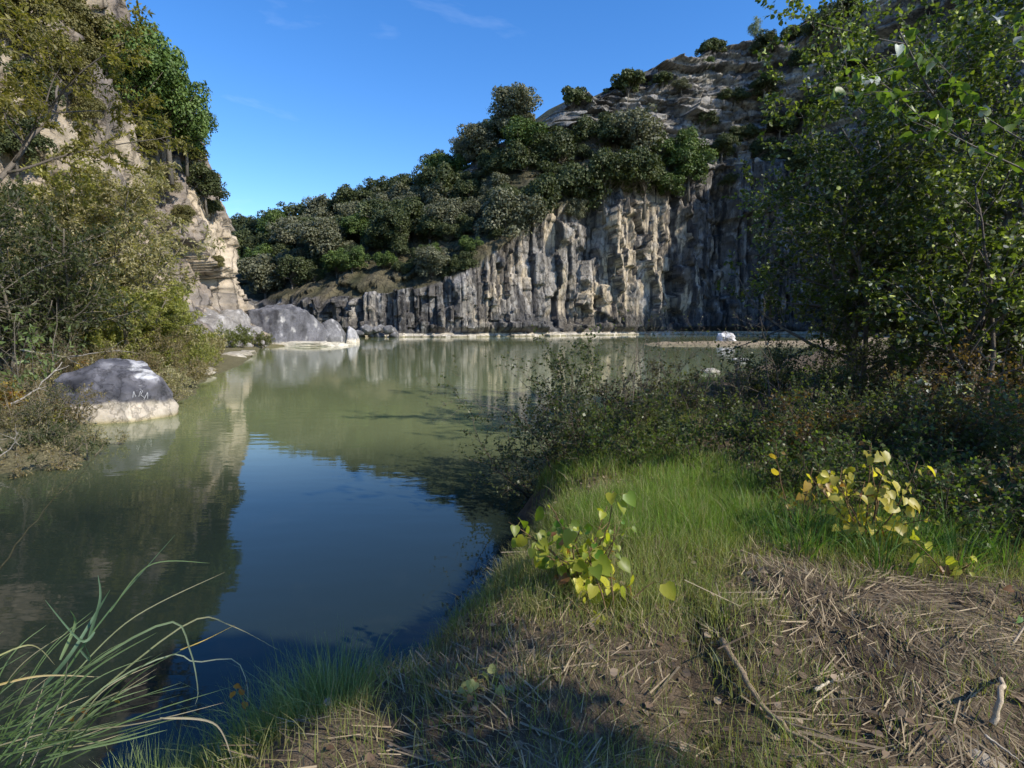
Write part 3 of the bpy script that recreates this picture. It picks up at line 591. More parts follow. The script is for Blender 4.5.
for (x, Y, z, r_, kind) in rows_:
    plant_far('oak_tree', x, Y, z - .6, r_, kind, '%s crowded in the middle of the wooded slope behind the low black columns' % kd[kind], group='evergreen trees on the wooded slope')
# trees and bushes placed one by one: px, py of the crown centre, depth, radius
ones = [(432, 262, 82, 2.9, 'grey', 1.1, 'rounded grey-green tree standing alone at the top of the low columns'),
        (462, 262, 82, 2.2, 'dark', 1.0, 'small dark tree just right of the lone rounded tree above the columns'),
        (508, 215, 85, 5.1, 'grey', 1.0, 'pale grey-green tree overhanging the rim where the columns rise'),
        (540, 190, 90, 5.1, 'dark', 1.0, 'dark oak behind the pale grey-green tree on the rising rim'),
        (560, 150, 96, 5.4, 'dark', 1.0, 'dark oak high under the bush at the left end of the bare rock crest'),
        (530, 160, 98, 4.9, 'dark', 1.0, 'dark oak on the shoulder left of the bare rock crest'),
        (575, 180, 92, 5.6, 'dark', 1.0, 'dark oak on the cliff shelf, left of the large greyish oak'),
        (605, 175, 92, 5.4, 'dark', 1.0, 'dark oak on the cliff shelf straight above the ochre rock face'),
        (600, 130, 97, 4.6, 'dark', 1.0, 'dark oak against the upper rock wall behind the cliff shelf'),
        (640, 135, 95, 5.4, 'grey', 1.1, 'large greyish twiggy oak, tallest on the cliff shelf'),
        (645, 172, 91, 5.4, 'dark', 1.0, 'dark oak below the large greyish twiggy oak'),
        (676, 150, 92, 4.4, 'green', 1.0, 'green oak at the right end of the cliff shelf'),
        (690, 163, 90, 4.1, 'green', 1.1, 'bright green sunlit oak, last on the right of the cliff shelf'),
        (668, 184, 90, 3.2, 'green', 1.0, 'small green oak hanging lowest over the cliff face'),
        (577, 209, 88, 2.2, 'grey', 1.2, 'grey-green shrub hanging on the rock face below the shelf oaks'),
        (575, 98, 102, 3.0, 'bush', 1.1, 'round green bush alone on the skyline left of the bare crest'),
        (627, 84, 98, 3.6, 'bush', 1.0, 'bushy tree on the skyline where the bare rock crest begins'),
        (662, 80, 98, 2.2, 'bush', .9, 'small bush on the crest right of the bushy skyline tree'),
        (713, 46, 96, 2.8, 'bush', .9, 'rounded bush on the crest edge between two bare rocks'),
        (706, 64, 92, 1.6, 'green', 1.0, 'small bright green shrub growing in a crack just below the crest'),
        (757, 25, 96, 1.5, 'feather', 2.0, 'slender feathery young tree on the crest against the sky'),
        (770, 42, 88, 2.8, 'dark', .9, 'dark shrub spreading over the crest under the feathery young tree'),
        (795, 22, 86, 2.6, 'bush', .9, 'low bush on the skyline right of the feathery young tree'),
        (822, 18, 80, 3.2, 'dark', 1.0, 'dark bush at the top right end of the crest'),
        (850, 8, 76, 3.6, 'dark', 1.0, 'dark tree on the crest just left of the poplar top'),
        (705, 118, 88, 2.4, 'dark', .8, 'dark shrub on the ledge right above the bright green shelf oak'), (735, 95, 88, 2.6, 'dark', .8, 'dark shrub in the middle of the bare rock strata'), (765, 80, 86, 3.2, 'dark', .8, 'wide dark shrub hanging over the strata below the crest'),
        (722, 142, 88, 3.0, 'dark', .9, 'dark shrub at the top of the shaded cliff face right of the shelf oaks'), (800, 60, 82, 3.4, 'dark', .8, 'dark shrub spreading below the crest left of the poplar top'), (820, 100, 80, 3.6, 'dark', .8, 'dark shrub on the strata seen through the thin poplar leaves'),
        (760, 150, 86, 3.2, 'dark', .9, 'dark shrub hanging at the top of the shaded face beside the poplar'), (682, 84, 92, 1.8, 'grey', .8, 'small grey shrub between two slabs of the crest'), (850, 60, 76, 3.6, 'dark', .8, 'dark shrub high on the slope behind the poplar top'),
        (780, 120, 84, 3.6, 'dark', .8, 'dark shrub on the shaded ledge beside the poplar crown'),
        (745, 130, 88, 2.6, 'dark', .9, 'dark shrub in the shaded hollow under the bare strata'),
        (730, 180, 88, 1.8, 'dark', .9, 'small dark shrub clinging to the shaded face'),
        (800, 160, 80, 3.6, 'dark', .9, 'dark ivy-like shrub on shaded face behind the poplar leaves')]
for (px, py, Y, r_, kind, sz, lb) in ones:
    q_ = PY(px, py, Y); h_ = shoot(BV, px, py + 6)
    if h_ is not None and h_[1] < 125: Y = h_[1] - .35 * r_; q_ = PY(px, py, Y)
    zb = q_[2] - r_ * 1.0 * sz
    if h_ is None or h_[1] >= 125:
        for dp in range(2, 60, 2):
            hc_ = shoot(BV, px, py + dp)
            if hc_ is not None and hc_[1] < 125:
                Y = hc_[1] + .5; q_ = np.array([hc_[0], Y, 0]); zb = hc_[2] - .35 * r_; break
    q_[2] = zb + r_ * 1.05 * sz
    plant_far('shrub' if 'bush' in lb or 'shrub' in lb else 'oak_tree', q_[0], Y, q_[2] - r_ * 1.05 * sz, r_, kind, lb, 'shrub' if 'bush' in lb or 'shrub' in lb else 'tree', sz=sz)
# low scrub on the crests
# ------------------------------------------------------------------ left cliff vegetation
ones = [(166, 98, 43, 3.9, 'fine', 1.25, 'large full green tree on top of the left cliff against the sky'),
        (184, 128, 45, 2.3, 'fine', 1.25, 'green tree crown hanging over the edge of the left cliff below the large green tree'),
        (125, 70, 40, 3.6, 'fine', 1.2, 'dark tree at the top of the left cliff beside the large green tree'),
        (212, 178, 56, 1.9, 'dark', 1.1, 'small dark bush jutting from the corner of the left cliff against the sky'),
        (224, 196, 57, 1.1, 'dark', 1.0, 'tiny bush on the cliff corner just below the jutting dark bush')]
for (px, py, Y, r_, kind, sz, lb) in ones:
    h_ = shoot(BL, px - 16, py + 14) if Y > 50 else None
    if h_ is not None and 30 < h_[1] < 75: Y = h_[1] + .2; q_ = h_ + np.array([.35 * r_, -.3 * r_, .4 * r_])
    else: q_ = PY(px, py, Y)
    plant_far('shrub' if 'bush' in lb else 'oak_tree', q_[0], Y, q_[2] - r_ * .95 * sz, r_, kind, lb, 'shrub' if 'bush' in lb else 'tree', sz=sz, stem=Y < 50)
hang_ = [(15, 25, 2.4, 'olive', 'olive shrub draping the top of the left cliff in the very corner of the view'), (60, 18, 2.4, 'olive', 'olive shrub draping the cliff top, second from the corner'), (100, 45, 2.2, 'olive', 'olive shrub draping the cliff top left of the large green tree'), (128, 95, 1.7, 'olive', 'olive shrub hanging under the left side of the large green tree'),
         (140, 140, 1.8, 'olive', 'olive shrub clinging to the cliff below the large green tree'), (30, 85, 1.5, 'dark', 'dark shrub rooted in the upper cliff near the left edge'), (85, 110, 1.2, 'olive', 'small olive shrub in the middle of the upper cliff'), (160, 180, 1.5, 'olive', 'olive shrub on the cliff just above the willow tops'),
         (10, 140, 1.6, 'dark', 'dark shrub on the cliff at the left edge above the shaded willow'), (195, 150, 1.3, 'dark', 'dark shrub at the cliff rim under the hanging green crown'), (180, 215, 1.1, 'olive', 'small olive shrub on the pink rock beside the willow'), (70, 62, 1.6, 'olive', 'yellow-olive shrub on the cliff below the corner branches'), (218, 262, .8, 'olive', 'tiny olive tuft growing in a crack of the pale cliff corner')]
for (px, py, r_, kind, lb) in hang_:
    h_ = shoot(BL, px, py)
    if h_ is None or h_[1] > 75: continue
    plant_far('cliff_shrub', h_[0] + .25 * r_, h_[1] - .15 * r_, h_[2] - r_ * .95, r_, kind, lb, 'shrub', sz=1.0)

# ------------------------------------------------------------------ branching plants
def grow(r, p0, d0, Ln, rad, lvl, maxl, P, segs, lf):
    n = max(4, int(5 + Ln * 1.5)); pts = [np.array(p0, float)]; d = nrm(np.array(d0, float)); st = Ln / n
    for k in range(n):
        d = nrm(d + r.normal(size=3) * P['wob'] + np.array([0, 0, P['up'][min(lvl, len(P['up']) - 1)]]) * .12); pts.append(pts[-1] + d * st)
    pts = np.array(pts); rr_ = rad * (1 - .8 * np.linspace(0, 1, n + 1)); segs.append((pts, rr_, lvl))
    if lvl < maxl:
        nc = P['n'][min(lvl, len(P['n']) - 1)]; nc = max(1, int(round(nc * r.uniform(.75, 1.25))))
        for k in range(nc):
            t_ = r.uniform(P['start'][min(lvl, len(P['start']) - 1)], 1.0); i = min(int(t_ * n), n - 1); b_ = lerp(pts[i], pts[i + 1], t_ * n - i)
            dd = nrm(pts[i + 1] - pts[i]); side = nrm(np.cross(dd, r.normal(size=3))); nd = nrm(dd * P['fwd'] + side)
            grow(r, b_, nd, Ln * P['ratio'] * r.uniform(.6, 1.2) * (1.15 - .45 * t_), max(rr_[i] * .6, .0015), lvl + 1, maxl, P, segs, lf)
    if lvl >= P.get('leaf_from', maxl):
        m_ = max(1, int(P['ln'] * Ln)); t_ = r.uniform(.1, 1, m_) * n; i = np.minimum(t_.astype(int), n - 1)
        b_ = pts[i] + (pts[np.minimum(i + 1, n)] - pts[i]) * (t_ - i)[:, None]
        dd = nrm(pts[np.minimum(i + 1, n)] - pts[i]); side = nrm(r.normal(size=(m_, 3)))
        lf.append((b_, nrm(dd * .6 + side + [0, 0, P.get('hang', -.2)]), nrm(r.normal(size=(m_, 3)) * .6 + P.get('face', np.array([0, 0, 1.])))))
def plant(name, label, cat, loc, stems, P, seed, leafsize, cols, bark=(.12, .10, .08), maxl=3, shape=LEAF6, mat=None, group=None, special=None, sides=(7, 5, 4, 3), crown='crown', trunk='trunk', jitter=.35):
    r = np.random.RandomState(seed); segs, lf = [], []
    for (off, d_, L_, rad) in stems: grow(r, off, d_, L_, rad, 0, maxl, P, segs, lf)
    e = empty(name, loc, label, cat, group)
    tb = MB()
    for pts, rr_, lvl in segs: tube(tb, pts, np.maximum(rr_, .0012), np.array(bark) * r.uniform(.8, 1.2), sides[min(lvl, 3)])
    tb.build(trunk, M_bark, e, True)
    if lf:
        b_ = np.concatenate([a[0] for a in lf]); al = np.concatenate([a[1] for a in lf]); nm = np.concatenate([a[2] for a in lf]); n = len(b_)
        cl = fbm(b_ * 1.1 + seed, 2, seed); t_ = np.clip(.5 + .5 * cl + r.normal(size=n) * jitter, 0, 1); c = cmix(cols[0], cols[1], t_)
        if special: 
            m_ = r.rand(n) < special[1]; c[m_] = np.array(special[0]) * r.uniform(.8, 1.2, (m_.sum(), 1))
        mbb = MB(); leaves(mbb, b_, al, nm, leafsize * r.uniform(.55, 1.25, n), c, shape); mbb.build(crown, mat or M_leafN, e)
        print('plant', name, 'leaves', n, 'segs', len(segs))
    return e
def fan(r, n, spread, L0, L1, r0, lean=(0, 0, 0), off=.25):
    out_ = []
    for k in range(n):
        a_ = r.uniform(0, 6.28); d_ = np.array([math.cos(a_) * spread * r.uniform(.3, 1), math.sin(a_) * spread * r.uniform(.3, 1), 1.]) + np.array(lean)
        out_.append((np.array([math.cos(a_) * off * r.uniform(.2, 1), math.sin(a_) * off * r.uniform(.2, 1), -.15]), d_, r.uniform(L0, L1), r0 * r.uniform(.7, 1.2)))
    return out_
# poplars on the right
PT = dict(wob=.11, up=(.5, .25, .1, -.1), n=(13, 9, 6), start=(.15, .2, .15), fwd=.75, ratio=.42, ln=26, hang=-.35, leaf_from=2)
rp = np.random.RandomState(8)
PC = ((.055, .080, .018), (.16, .20, .04))
def pop(x, y, n, seed, lb, L0=5.5, L1=8.0, lean=(0, 0, 0), spread=.45, **kw):
    return plant('poplar_tree', lb, 'tree', (x, y, gz(x, y)), fan(rp, n, spread, L0, L1, .075, lean), dict(PT, **{k_: v_ for k_, v_ in kw.items() if k_ != 'cols'}), seed, .062, kw.get('cols', PC), (.17, .155, .135), 3, LEAF6, special=((.42, .45, .40), .05))
pop(6.9, 10.6, 6, 301, 'many-stemmed poplar with twisted dark trunks standing at the back of the near bank', 4.0, 6.2, (-.06, -.05, 0), cols=((.05, .07, .02), (.14, .17, .04)))
pop(8.7, 9.6, 5, 302, 'leafy poplar at the right edge of the frame with leaning grey stems', 5.5, 8.2, (-.08, -.1, 0))
pop(9.6, 13.0, 5, 303, 'poplar farther back behind the other two, filling the gap to the shaded cliff', 6, 9, (0, 0, 0))
# two unseen trees added right of the view to shade bank slope and undergrowth
for (x_, y_, h_, sd_, lb_) in [(4.75, -.55, 4.9, 178, 'slender round-topped tree added out of view on the right to shade the bank slope'),
                               (8.3, 2.6, 3.6, 177, 'short bushy tree added beyond the right edge of the view to shade the undergrowth')]:
    cm_, tm_ = oak_proto(sd_, Rr={178: .72, 179: .62, 177: 1.3}.get(sd_, 2.8), asp=.9, nclump=60, per={178: 70, 179: 40, 177: 150}.get(sd_, 330), leaf=.12, cols=PC, Hgt=h_)
    e_ = empty('shade_tree', (x_, y_, gz(x_, y_)), lb_, 'tree'); link('crown', cm_, e_); t_o = link('trunk', tm_, e_); t_o.scale = (.45, .45, 1)
# the branch reaching into the top right with large leaves
PB = dict(wob=.10, up=(0, 0, 0), n=(7, 5), start=(.2, .1), fwd=.9, ratio=.36, ln=15, hang=-.5, leaf_from=1)
a0 = PY(1080, 120, 4.2)
plant('poplar_sapling', 'slim young poplar with large pale leaves arching in front of the right-hand trees', 'tree', (4.75, 4.3, gz(4.75, 4.3)),
      [((0, 0, -.1), (-.22, .0, 1), 5.0, .022), ((.1, .1, -.1), (-.3, .12, 1), 4.6, .018)], dict(PB, up=(.6, .2, 0), start=(.45, .1)), 320, .085, ((.06, .10, .02), (.15, .22, .04)), (.16, .14, .11), 2, HEART, special=((.5, .52, .48), .10))

# bushes of the bank's far edge
BS = dict(wob=.16, up=(.5, .3, .2), n=(9, 6), start=(.2, .15), fwd=.9, ratio=.45, ln=42, hang=.1, leaf_from=1)
def bush(px, py, Y, n, L0, L1, lb, seed, cols=((.045, .06, .022), (.12, .145, .06)), ls=.036, name='bush', ln=42, spread=.7, maxl=2, lean=(0, 0, 0), bark=(.09, .07, .05), shape=LEAF4, special=None):
    x = (px - 512) / F * Y / 1.0; r = np.random.RandomState(seed)
    return plant(name, lb, 'bush', (x, Y, max(gz(x, Y), -.05)), fan(r, n, spread, L0, L1, .011, lean, .35), dict(BS, ln=ln), seed, ls, cols, bark, maxl, shape, special=special, trunk='stems', crown='foliage')
bush(545, 430, 7.2, 10, 1.0, 1.7, 'sparse dark leafy shrub leaning over the water at the tip of the bank', 401, lean=(-.35, 0, 0), ln=26, spread=.9)
bush(575, 430, 6.8, 11, .7, 1.3, 'low dark shrub beside the sparse one at the bank tip', 402, ln=26)
bush(600, 420, 7.6, 10, .9, 1.6, 'upright small-leaved shrub with bare curling tips above the water', 403, lean=(-.25, 0, 0), ln=26)
bush(635, 400, 8.2, 9, .6, 1.0, 'brownish twiggy bush right of the shrub with curling tips', 404, cols=((.05, .045, .025), (.09, .085, .05)), ln=30)
bush(680, 400, 9.0, 10, .5, .9, 'dense dark twiggy bush at the middle of the bank edge', 405, cols=((.06, .06, .03), (.13, .125, .07)), ln=26)
bush(725, 400, 9.6, 10, .5, .9, 'dense dark twiggy bush, right neighbour of the middle one', 406, cols=((.06, .062, .03), (.13, .125, .075)), ln=26)
bush(770, 395, 10.2, 11, .6, 1.1, 'dark bush touching the left side of the poplar foliage', 407, ln=42)
bush(800, 370, 11.2, 10, .8, 1.3, 'taller grey-leaved bush in front of the sand spit', 408, cols=((.07, .08, .05), (.16, .17, .12)), ln=40)
bush(850, 400, 9.4, 13, 1.0, 1.8, 'dark undergrowth bush at the foot of the twisted poplar trunks', 409, ln=26)
bush(905, 410, 8.6, 13, .9, 1.6, 'dark undergrowth bush between the poplar trunks and the yellow seedling', 410, ln=26)
bush(960, 410, 8.2, 13, 1.1, 1.9, 'dark undergrowth bush under the leaning grey stems', 411, ln=26)
bush(1010, 430, 6.6, 12, .8, 1.5, 'russet-leaved bush at the right edge above the green grass', 412, cols=((.08, .05, .02), (.16, .10, .035)), ln=34)
bush(1040, 400, 7.4, 12, 1.2, 2.2, 'dark leafy bush half cut by the right edge', 413, ln=26)
bush(925, 430, 7.4, 6, .9, 1.4, 'white-leaved poplar shoots in front of the dark undergrowth', 414, cols=((.3, .32, .28), (.5, .52, .48)), ls=.06, ln=10, shape=LEAF6)
cm_, tm_ = oak_proto(175, Rr=.68, asp=1.0, nclump=40, per=90, leaf=.06, cols=PC, Hgt=2.05)  # unseen young tree added to cast shade on the near ground
e_ = empty('shade_sapling', (2.38, .62, gz(2.38, .62)), 'small round-headed sapling added out of view to shade the near ground', 'shade_sapling'); link('crown', cm_, e_); link('trunk', tm_, e_)
for k_, (px_, Y_, h0_, h1_, c_, lb_) in enumerate([(800, 6.8, .5, .95, 0, 'dark shaded bush right of the bright grass'), (850, 6.3, .6, 1.1, 0, 'dark bush behind the thin brown and yellow seedling'), (895, 6.0, .6, 1.15, 0, 'dark bush straight behind the bigger yellow seedling'),
        (945, 5.8, .6, 1.1, 0, 'dark bush right behind the yellow seedling'), (990, 5.5, .7, 1.2, 1, 'rust-flecked bush near the right edge of the view'), (1030, 5.2, .7, 1.3, 0, 'dark bush cut by the right edge in front of the leaning stems'), (835, 7.6, .7, 1.2, 0, 'dark bush under the first poplar stems'),
        (760, 7.4, .5, .9, 0, 'dark low bush closing the back of the bright grass on the right'), (1000, 4.5, .35, .7, 1, 'low rusty weeds at the right edge above the straw'), (700, 7.9, .5, .85, 0, 'dark low bush closing the back of the bright grass in the middle')]):
    bush(px_, 0, Y_, 10, h0_ * .9, h1_, lb_, 430 + k_, cols=((.05, .065, .024), (.13, .155, .06)) if c_ == 0 else ((.09, .06, .025), (.2, .14, .05)), ls=.036, ln=30, spread=.8)
for k_, (px_, Y_, h0_, h1_, lb_) in enumerate([(800, 5.0, .3, .55, 'low dark weeds where the bright grass ends on the right'), (850, 4.7, .3, .6, 'low dark weeds around the thin brown and yellow seedling'), (905, 4.6, .35, .65, 'low dark weeds around the bigger yellow seedling'),
        (960, 4.5, .35, .65, 'low dark weeds right of the bigger yellow seedling'), (1010, 4.0, .3, .6, 'low dark weeds at the right edge above the peeled stick'), (930, 4.0, .2, .35, 'short dark weeds below the yellow seedling, next to the straw'), (770, 5.6, .3, .55, 'dark weeds on the right flank of the bright grass mound'), (880, 5.4, .4, .7, 'dark weeds behind both yellow seedlings'), (970, 5.2, .4, .7, 'dark weeds behind the low yellow sprout'),
        (610, 6.3, .3, .5, 'short dark weeds at the head of the bright grass, left end'), (655, 6.1, .25, .45, 'short dark weeds at the head of the bright grass, middle'), (715, 6.0, .3, .5, 'short dark weeds at the head of the bright grass, right end')]):
    bush(px_, 0, Y_, 9, h0_ * 1.3, h1_ * 1.3, lb_, 450 + k_, cols=((.05, .075, .022), (.13, .175, .045)), ls=.034, ln=30, spread=.9)
bush(740, 470, 6.2, 7, .4, .8, 'low dark weeds in the shade just behind the bright grass', 415, ln=44)
bush(660, 440, 7.0, 10, .5, .9, 'low dark shrub in shade behind the bright grass mound', 416, ln=44)
bush(820, 470, 6.0, 8, .5, .9, 'low shrub with rusty leaves left of the yellow seedling', 417, cols=((.10, .06, .02), (.2, .12, .04)), ln=26)

for k_, (x_, y_, n_, L0_, L1_, ln_, r_, lb_) in enumerate([(1.15, 7.9, 6, 1.4, 2.1, 5, .010, 'bare leggy shrub with curling stems above the bank tip'), (2.4, 8.6, 7, 1.2, 1.9, 5, .010, 'bare twiggy shrub standing over the middle bushes of the bank'), (4.1, 8.8, 7, 1.4, 2.2, 7, .012, 'nearly leafless shrub in front of the thin left side of the poplar')]):
    plant('bush', lb_, 'bush', (x_, y_, gz(x_, y_)), fan(np.random.RandomState(460 + k_), n_, .75, L0_, L1_, r_, (-.15, 0, 0), .4), dict(BS, ln=ln_, n=(8, 5)), 460 + k_, .035, ((.05, .06, .03), (.12, .13, .07)), (.16, .13, .10), 2, LEAF4, trunk='stems', crown='foliage')
plant('poplar_tree', 'leaning bare-stemmed poplar whose slanting trunks fan out at the right edge', 'tree', (5.6, 6.9, gz(5.6, 6.9)), [((0, 0, -.1), (.75, .1, 1), 3.4, .04), ((-.1, .1, -.1), (.5, .3, 1), 3.6, .04), ((0, .2, -.1), (.25, 0, 1), 3.4, .035), ((.1, .1, -.1), (1.0, .0, .8), 3.4, .035)],
      dict(PT, n=(13, 8, 5), start=(.22, .2, .15), ln=30), 470, .06, PC, (.14, .115, .09), 3, LEAF6, special=((.45, .47, .42), .1))
# yellowing seedlings with big heart leaves
def seedling(x, y, label, seed, stems, n_leaf, size, cols, sp):
    r = np.random.RandomState(seed); z = gz(x, y); e = empty('poplar_seedling', (x, y, z), label, 'seedling'); tb = MB(); lb_ = MB(); pet = MB()
    for k in range(stems):
        a_ = r.uniform(0, 6.28); L_ = r.uniform(.6, 1) * sp[1]; d = nrm(np.array([math.cos(a_) * sp[0], math.sin(a_) * sp[0], 1])); pts = [np.array([0, 0, -.05])]
        for q_ in range(7): d = nrm(d + r.normal(size=3) * .13 - [0, 0, .03]); pts.append(pts[-1] + d * L_ / 7)
        pts = np.array(pts); tube(tb, pts, .0065 * np.linspace(1, .35, 8), (.16, .10, .05), 5)
        for j in range(n_leaf):
            t_ = r.uniform(.25, 1) * 6.99; i = int(t_); b_ = lerp(pts[i], pts[i + 1], t_ - i); a2 = r.uniform(0, 6.28)
            dr = nrm(np.array([math.cos(a2), math.sin(a2) - .3, r.uniform(-.1, .5)])); tip = b_ + dr * r.uniform(.03, .09)
            tube(tb, [b_, (b_ + tip) / 2 + [0, 0, .006], tip], [.0016, .0013, .001], (.25, .22, .06), 4)
            h_ = 1 - (tip[2] / sp[1]); t2 = np.clip(h_ * .9 + r.normal() * .3, 0, 1); cc = cmix(cols[0], cols[1], np.array([t2]))[0]
            if r.rand() < .06: cc = np.array((.25, .12, .05))
            leaves(lb_, [tip], [nrm(dr + np.array([0, 0, -r.uniform(.4, 1.5)]))], [nrm(np.array([r.normal() * .5, -.9 + r.normal() * .4, .8]))], size * r.choice([r.uniform(.35, .7), r.uniform(.8, 1.35)]), cc * r.uniform(.75, 1.15), HEART)
    tb.build('stem', M_bark, e, True); lb_.build('foliage', M_leafN, e); return e
seedling(.40, 3.12, 'seedling with big green and yellow heart-shaped leaves on the bank edge', 501, 13, 13, .064, ((.10, .20, .025), (.50, .46, .05)), (.42, .66))
seedling(.52, 2.78, 'small yellowing sprout leaning right just below the green and yellow seedling', 502, 4, 5, .08, ((.30, .36, .03), (.55, .50, .06)), (.6, .42))
seedling(2.45, 3.75, 'yellow-leaved seedling in front of the dark undergrowth on the right', 503, 12, 11, .066, ((.36, .32, .05), (.58, .48, .08)), (.38, .82))
seedling(2.15, 4.1, 'thin brown and yellow seedling just left of the bigger yellow one', 504, 4, 6, .06, ((.30, .17, .05), (.5, .36, .06)), (.35, .75))
seedling(2.75, 3.35, 'low yellow sprout in the grass below the big yellow seedling', 505, 3, 5, .06, ((.36, .36, .05), (.55, .5, .08)), (.5, .35))
seedling(-.12, 2.22, 'tiny pale sprout at the bottom of the view near the shaded path', 506, 3, 4, .045, ((.30, .33, .10), (.42, .40, .16)), (.5, .22))
seedling(2.7, 2.75, 'single green sprout beside the peeled stick', 507, 2, 2, .06, ((.12, .25, .07), (.2, .32, .1)), (.3, .26))

# ------------------------------------------------------------------ left shore plants
def lp(px, Y, dz=0): x = (px - 512) / F * Y; return x, Y
WP = dict(wob=.10, up=(.45, .15, 0, -.15), n=(14, 9, 5), start=(.12, .15, .1), fwd=.8, ratio=.42, ln=15, hang=-.3, leaf_from=2)
def will(px, Y, n, L0, L1, seed, lb, cols, ls=.13, lean=(0, 0, 0), spread=.5, ln=15, name='willow_tree', cat='tree', shape=LANCE, rad=.08, P2_={}):
    x, y = lp(px, Y); r = np.random.RandomState(seed); z = max(gz(x, y), 0)
    return plant(name, lb, cat, (x, y, z), fan(r, n, spread, L0, L1, rad, lean, .6), dict(WP, ln=ln, **P2_), seed, ls, cols, (.15, .13, .10), 3, shape, mat=M_will)
WL = np.array([[0, 0, 0], [.2, .4, .03], [0, 1, -.08], [-.2, .4, .03]]); WSH = (WL, [[0, 1, 2, 3]])
OL1 = ((.19, .19, .06), (.40, .38, .12)); OL2 = ((.18, .19, .05), (.34, .34, .09)); OL3 = ((.26, .23, .12), (.43, .385, .22)); DKS = ((.04, .055, .02), (.10, .115, .045))
will(98, 25, 8, 5.0, 7.4, 601, 'tall olive-leaved willow leaning on the left cliff, its top below the large green tree', OL1, .16, (0, 0, 0), .34, 30, shape=WSH)
will(85, 22, 6, 5, 7.5, 602, 'greyish olive willow halfway up the left cliff', OL3, .16, (0, 0, 0), .5, 22, shape=WSH)
will(146, 26.5, 8, 2.0, 3.6, 603, 'bright yellow-green bush above the pale stones of the left shore', OL2, .14, (0, 0, 0), .7, 34, 'bush', 'bush', WSH)
will(112, 20, 8, 2.0, 3.4, 604, 'spreading yellow-green bush right behind the dark boulder', OL2, .12, (0, 0, 0), .7, 34, 'bush', 'bush', WSH)
will(50, 17.5, 6, 3.5, 5.5, 605, 'dark shaded willow near the left edge behind the dead branches', DKS, .15, (0, 0, 0), .5, 15, shape=WSH)
will(8, 16, 6, 3.5, 5.5, 606, 'dark leafy willow cut by the left edge of the view', DKS, .14, (.1, 0, 0), .5, 15, shape=WSH)
# tall tree over the top left corner
plant('willow_tree', 'tall tree spreading yellow-olive branches across the top left corner', 'tree', (-16.5, 14.5, gz(-16.5, 14.5)),
      [((0, 0, -.2), (.0, .05, 1), 12, .17), ((.3, 0, -.2), (.26, .02, 1), 12, .15), ((0, .4, -.2), (.12, .35, 1), 12.5, .14), ((0, -.3, -.2), (-.2, -.2, 1), 11, .12)],
      dict(WP, n=(14, 9, 5), start=(.55, .15, .1), ln=34, up=(.35, -.02, -.15, -.2)), 611, .17, ((.12, .115, .03), (.26, .23, .06)), (.13, .11, .09), 3, WSH, mat=M_will)
# low brush of the left shore, dense to the waterline
rl = np.random.RandomState(61)
def lbush(px, Y, n, L0, L1, seed, lb, cols, ls=.07, spread=.9, ln=30, lean=(0, 0, 0), shape=WSH):
    x, y = lp(px, Y); r = np.random.RandomState(seed)
    return plant('bush', lb, 'bush', (x, y, max(gz(x, y), -.02)), fan(r, n, spread, L0, L1, .012, lean, .7), dict(BS, ln=ln), seed, ls, cols, (.2, .17, .12), 2, shape, mat=M_will, trunk='stems', crown='foliage')
TAN = ((.17, .13, .065), (.30, .25, .13))
lbush(150, 21, 16, 1.2, 2.2, 621, 'dry tan brush right behind the dark boulder, under the yellow-green bush', TAN, .08)
lbush(110, 17, 16, .9, 1.6, 622, 'dry tan brush on the slope left behind the dark boulder', TAN, .07)
lbush(178, 25, 16, .8, 1.5, 623, 'tan and green scrub on the shore between the bush and the pale stones', ((.16, .15, .06), (.26, .24, .1)), .09)
lbush(200, 31, 12, .7, 1.3, 624, 'olive scrub hanging at the cliff foot left of the fallen rocks', OL3, .12)
for k_, (px_, Y_, c_, lb_) in enumerate([(15, 9.4, DKS, 'dark weeds at the left edge hanging over the near water'), (35, 9.0, DKS, 'dark olive weeds dipping into the water at the left edge'), (70, 10.0, OL3, 'low pale weeds at the waterline left of the boulder reflection'), (10, 8.4, TAN, 'tan weeds at the very left edge nearest the viewer'), (-8, 10.2, OL3, 'pale olive weeds between the left edge and the dark boulder'), (30, 11.4, TAN, 'tan dry weeds behind the dark weeds of the left edge'),
        (150, 14.6, OL3, 'pale olive brush touching the back of the dark boulder'), (175, 18.5, TAN, 'tan brush beside the flat pale stones'), (182, 22, OL2, 'green brush just above the upright pale stone'), (78, 14.5, OL3, 'olive brush behind the left end of the dark boulder'), (60, 16.5, TAN, 'tan brush under the dark willow'), (193, 25, OL2, 'low green scrub over the flat pale stones'), (200, 28.5, OL3, 'low olive scrub behind the upright pale stone'), (206, 32, TAN, 'tan scrub on the shore halfway to the ledge stones'), (205, 36, OL2, 'green scrub at the shore before the ledge stones')]):
    lbush(px_, Y_, 16, *((.25, .5) if Y_ < 11 else (.45 + Y_ * .012, .9 + Y_ * .014)), 650 + k_, lb_, c_, .03 + Y_ * .0025, ln=40)
lbush(235, 42, 12, 1.0, 1.8, 625, 'low mossy green scrub on the ledge stones in front of the fallen rocks', ((.12, .14, .04), (.2, .22, .07)), .14)
lbush(258, 46, 10, .8, 1.5, 626, 'small mossy scrub beside the huge rounded rock', ((.12, .13, .05), (.2, .2, .08)), .14)
lbush(60, 13.5, 14, .6, 1.1, 627, 'dry straw-coloured weeds at the left of the dark boulder', TAN, .05)
lbush(25, 12.5, 14, .6, 1.2, 628, 'red and yellow autumn weeds by the left edge above the water', ((.22, .09, .03), (.38, .30, .05)), .055, shape=LEAF6)
lbush(28, 11.3, 12, .35, .6, 629, 'yellow-green leafy weeds hugging the left end of the dark boulder', ((.18, .19, .03), (.36, .33, .05)), .05, shape=LEAF6)
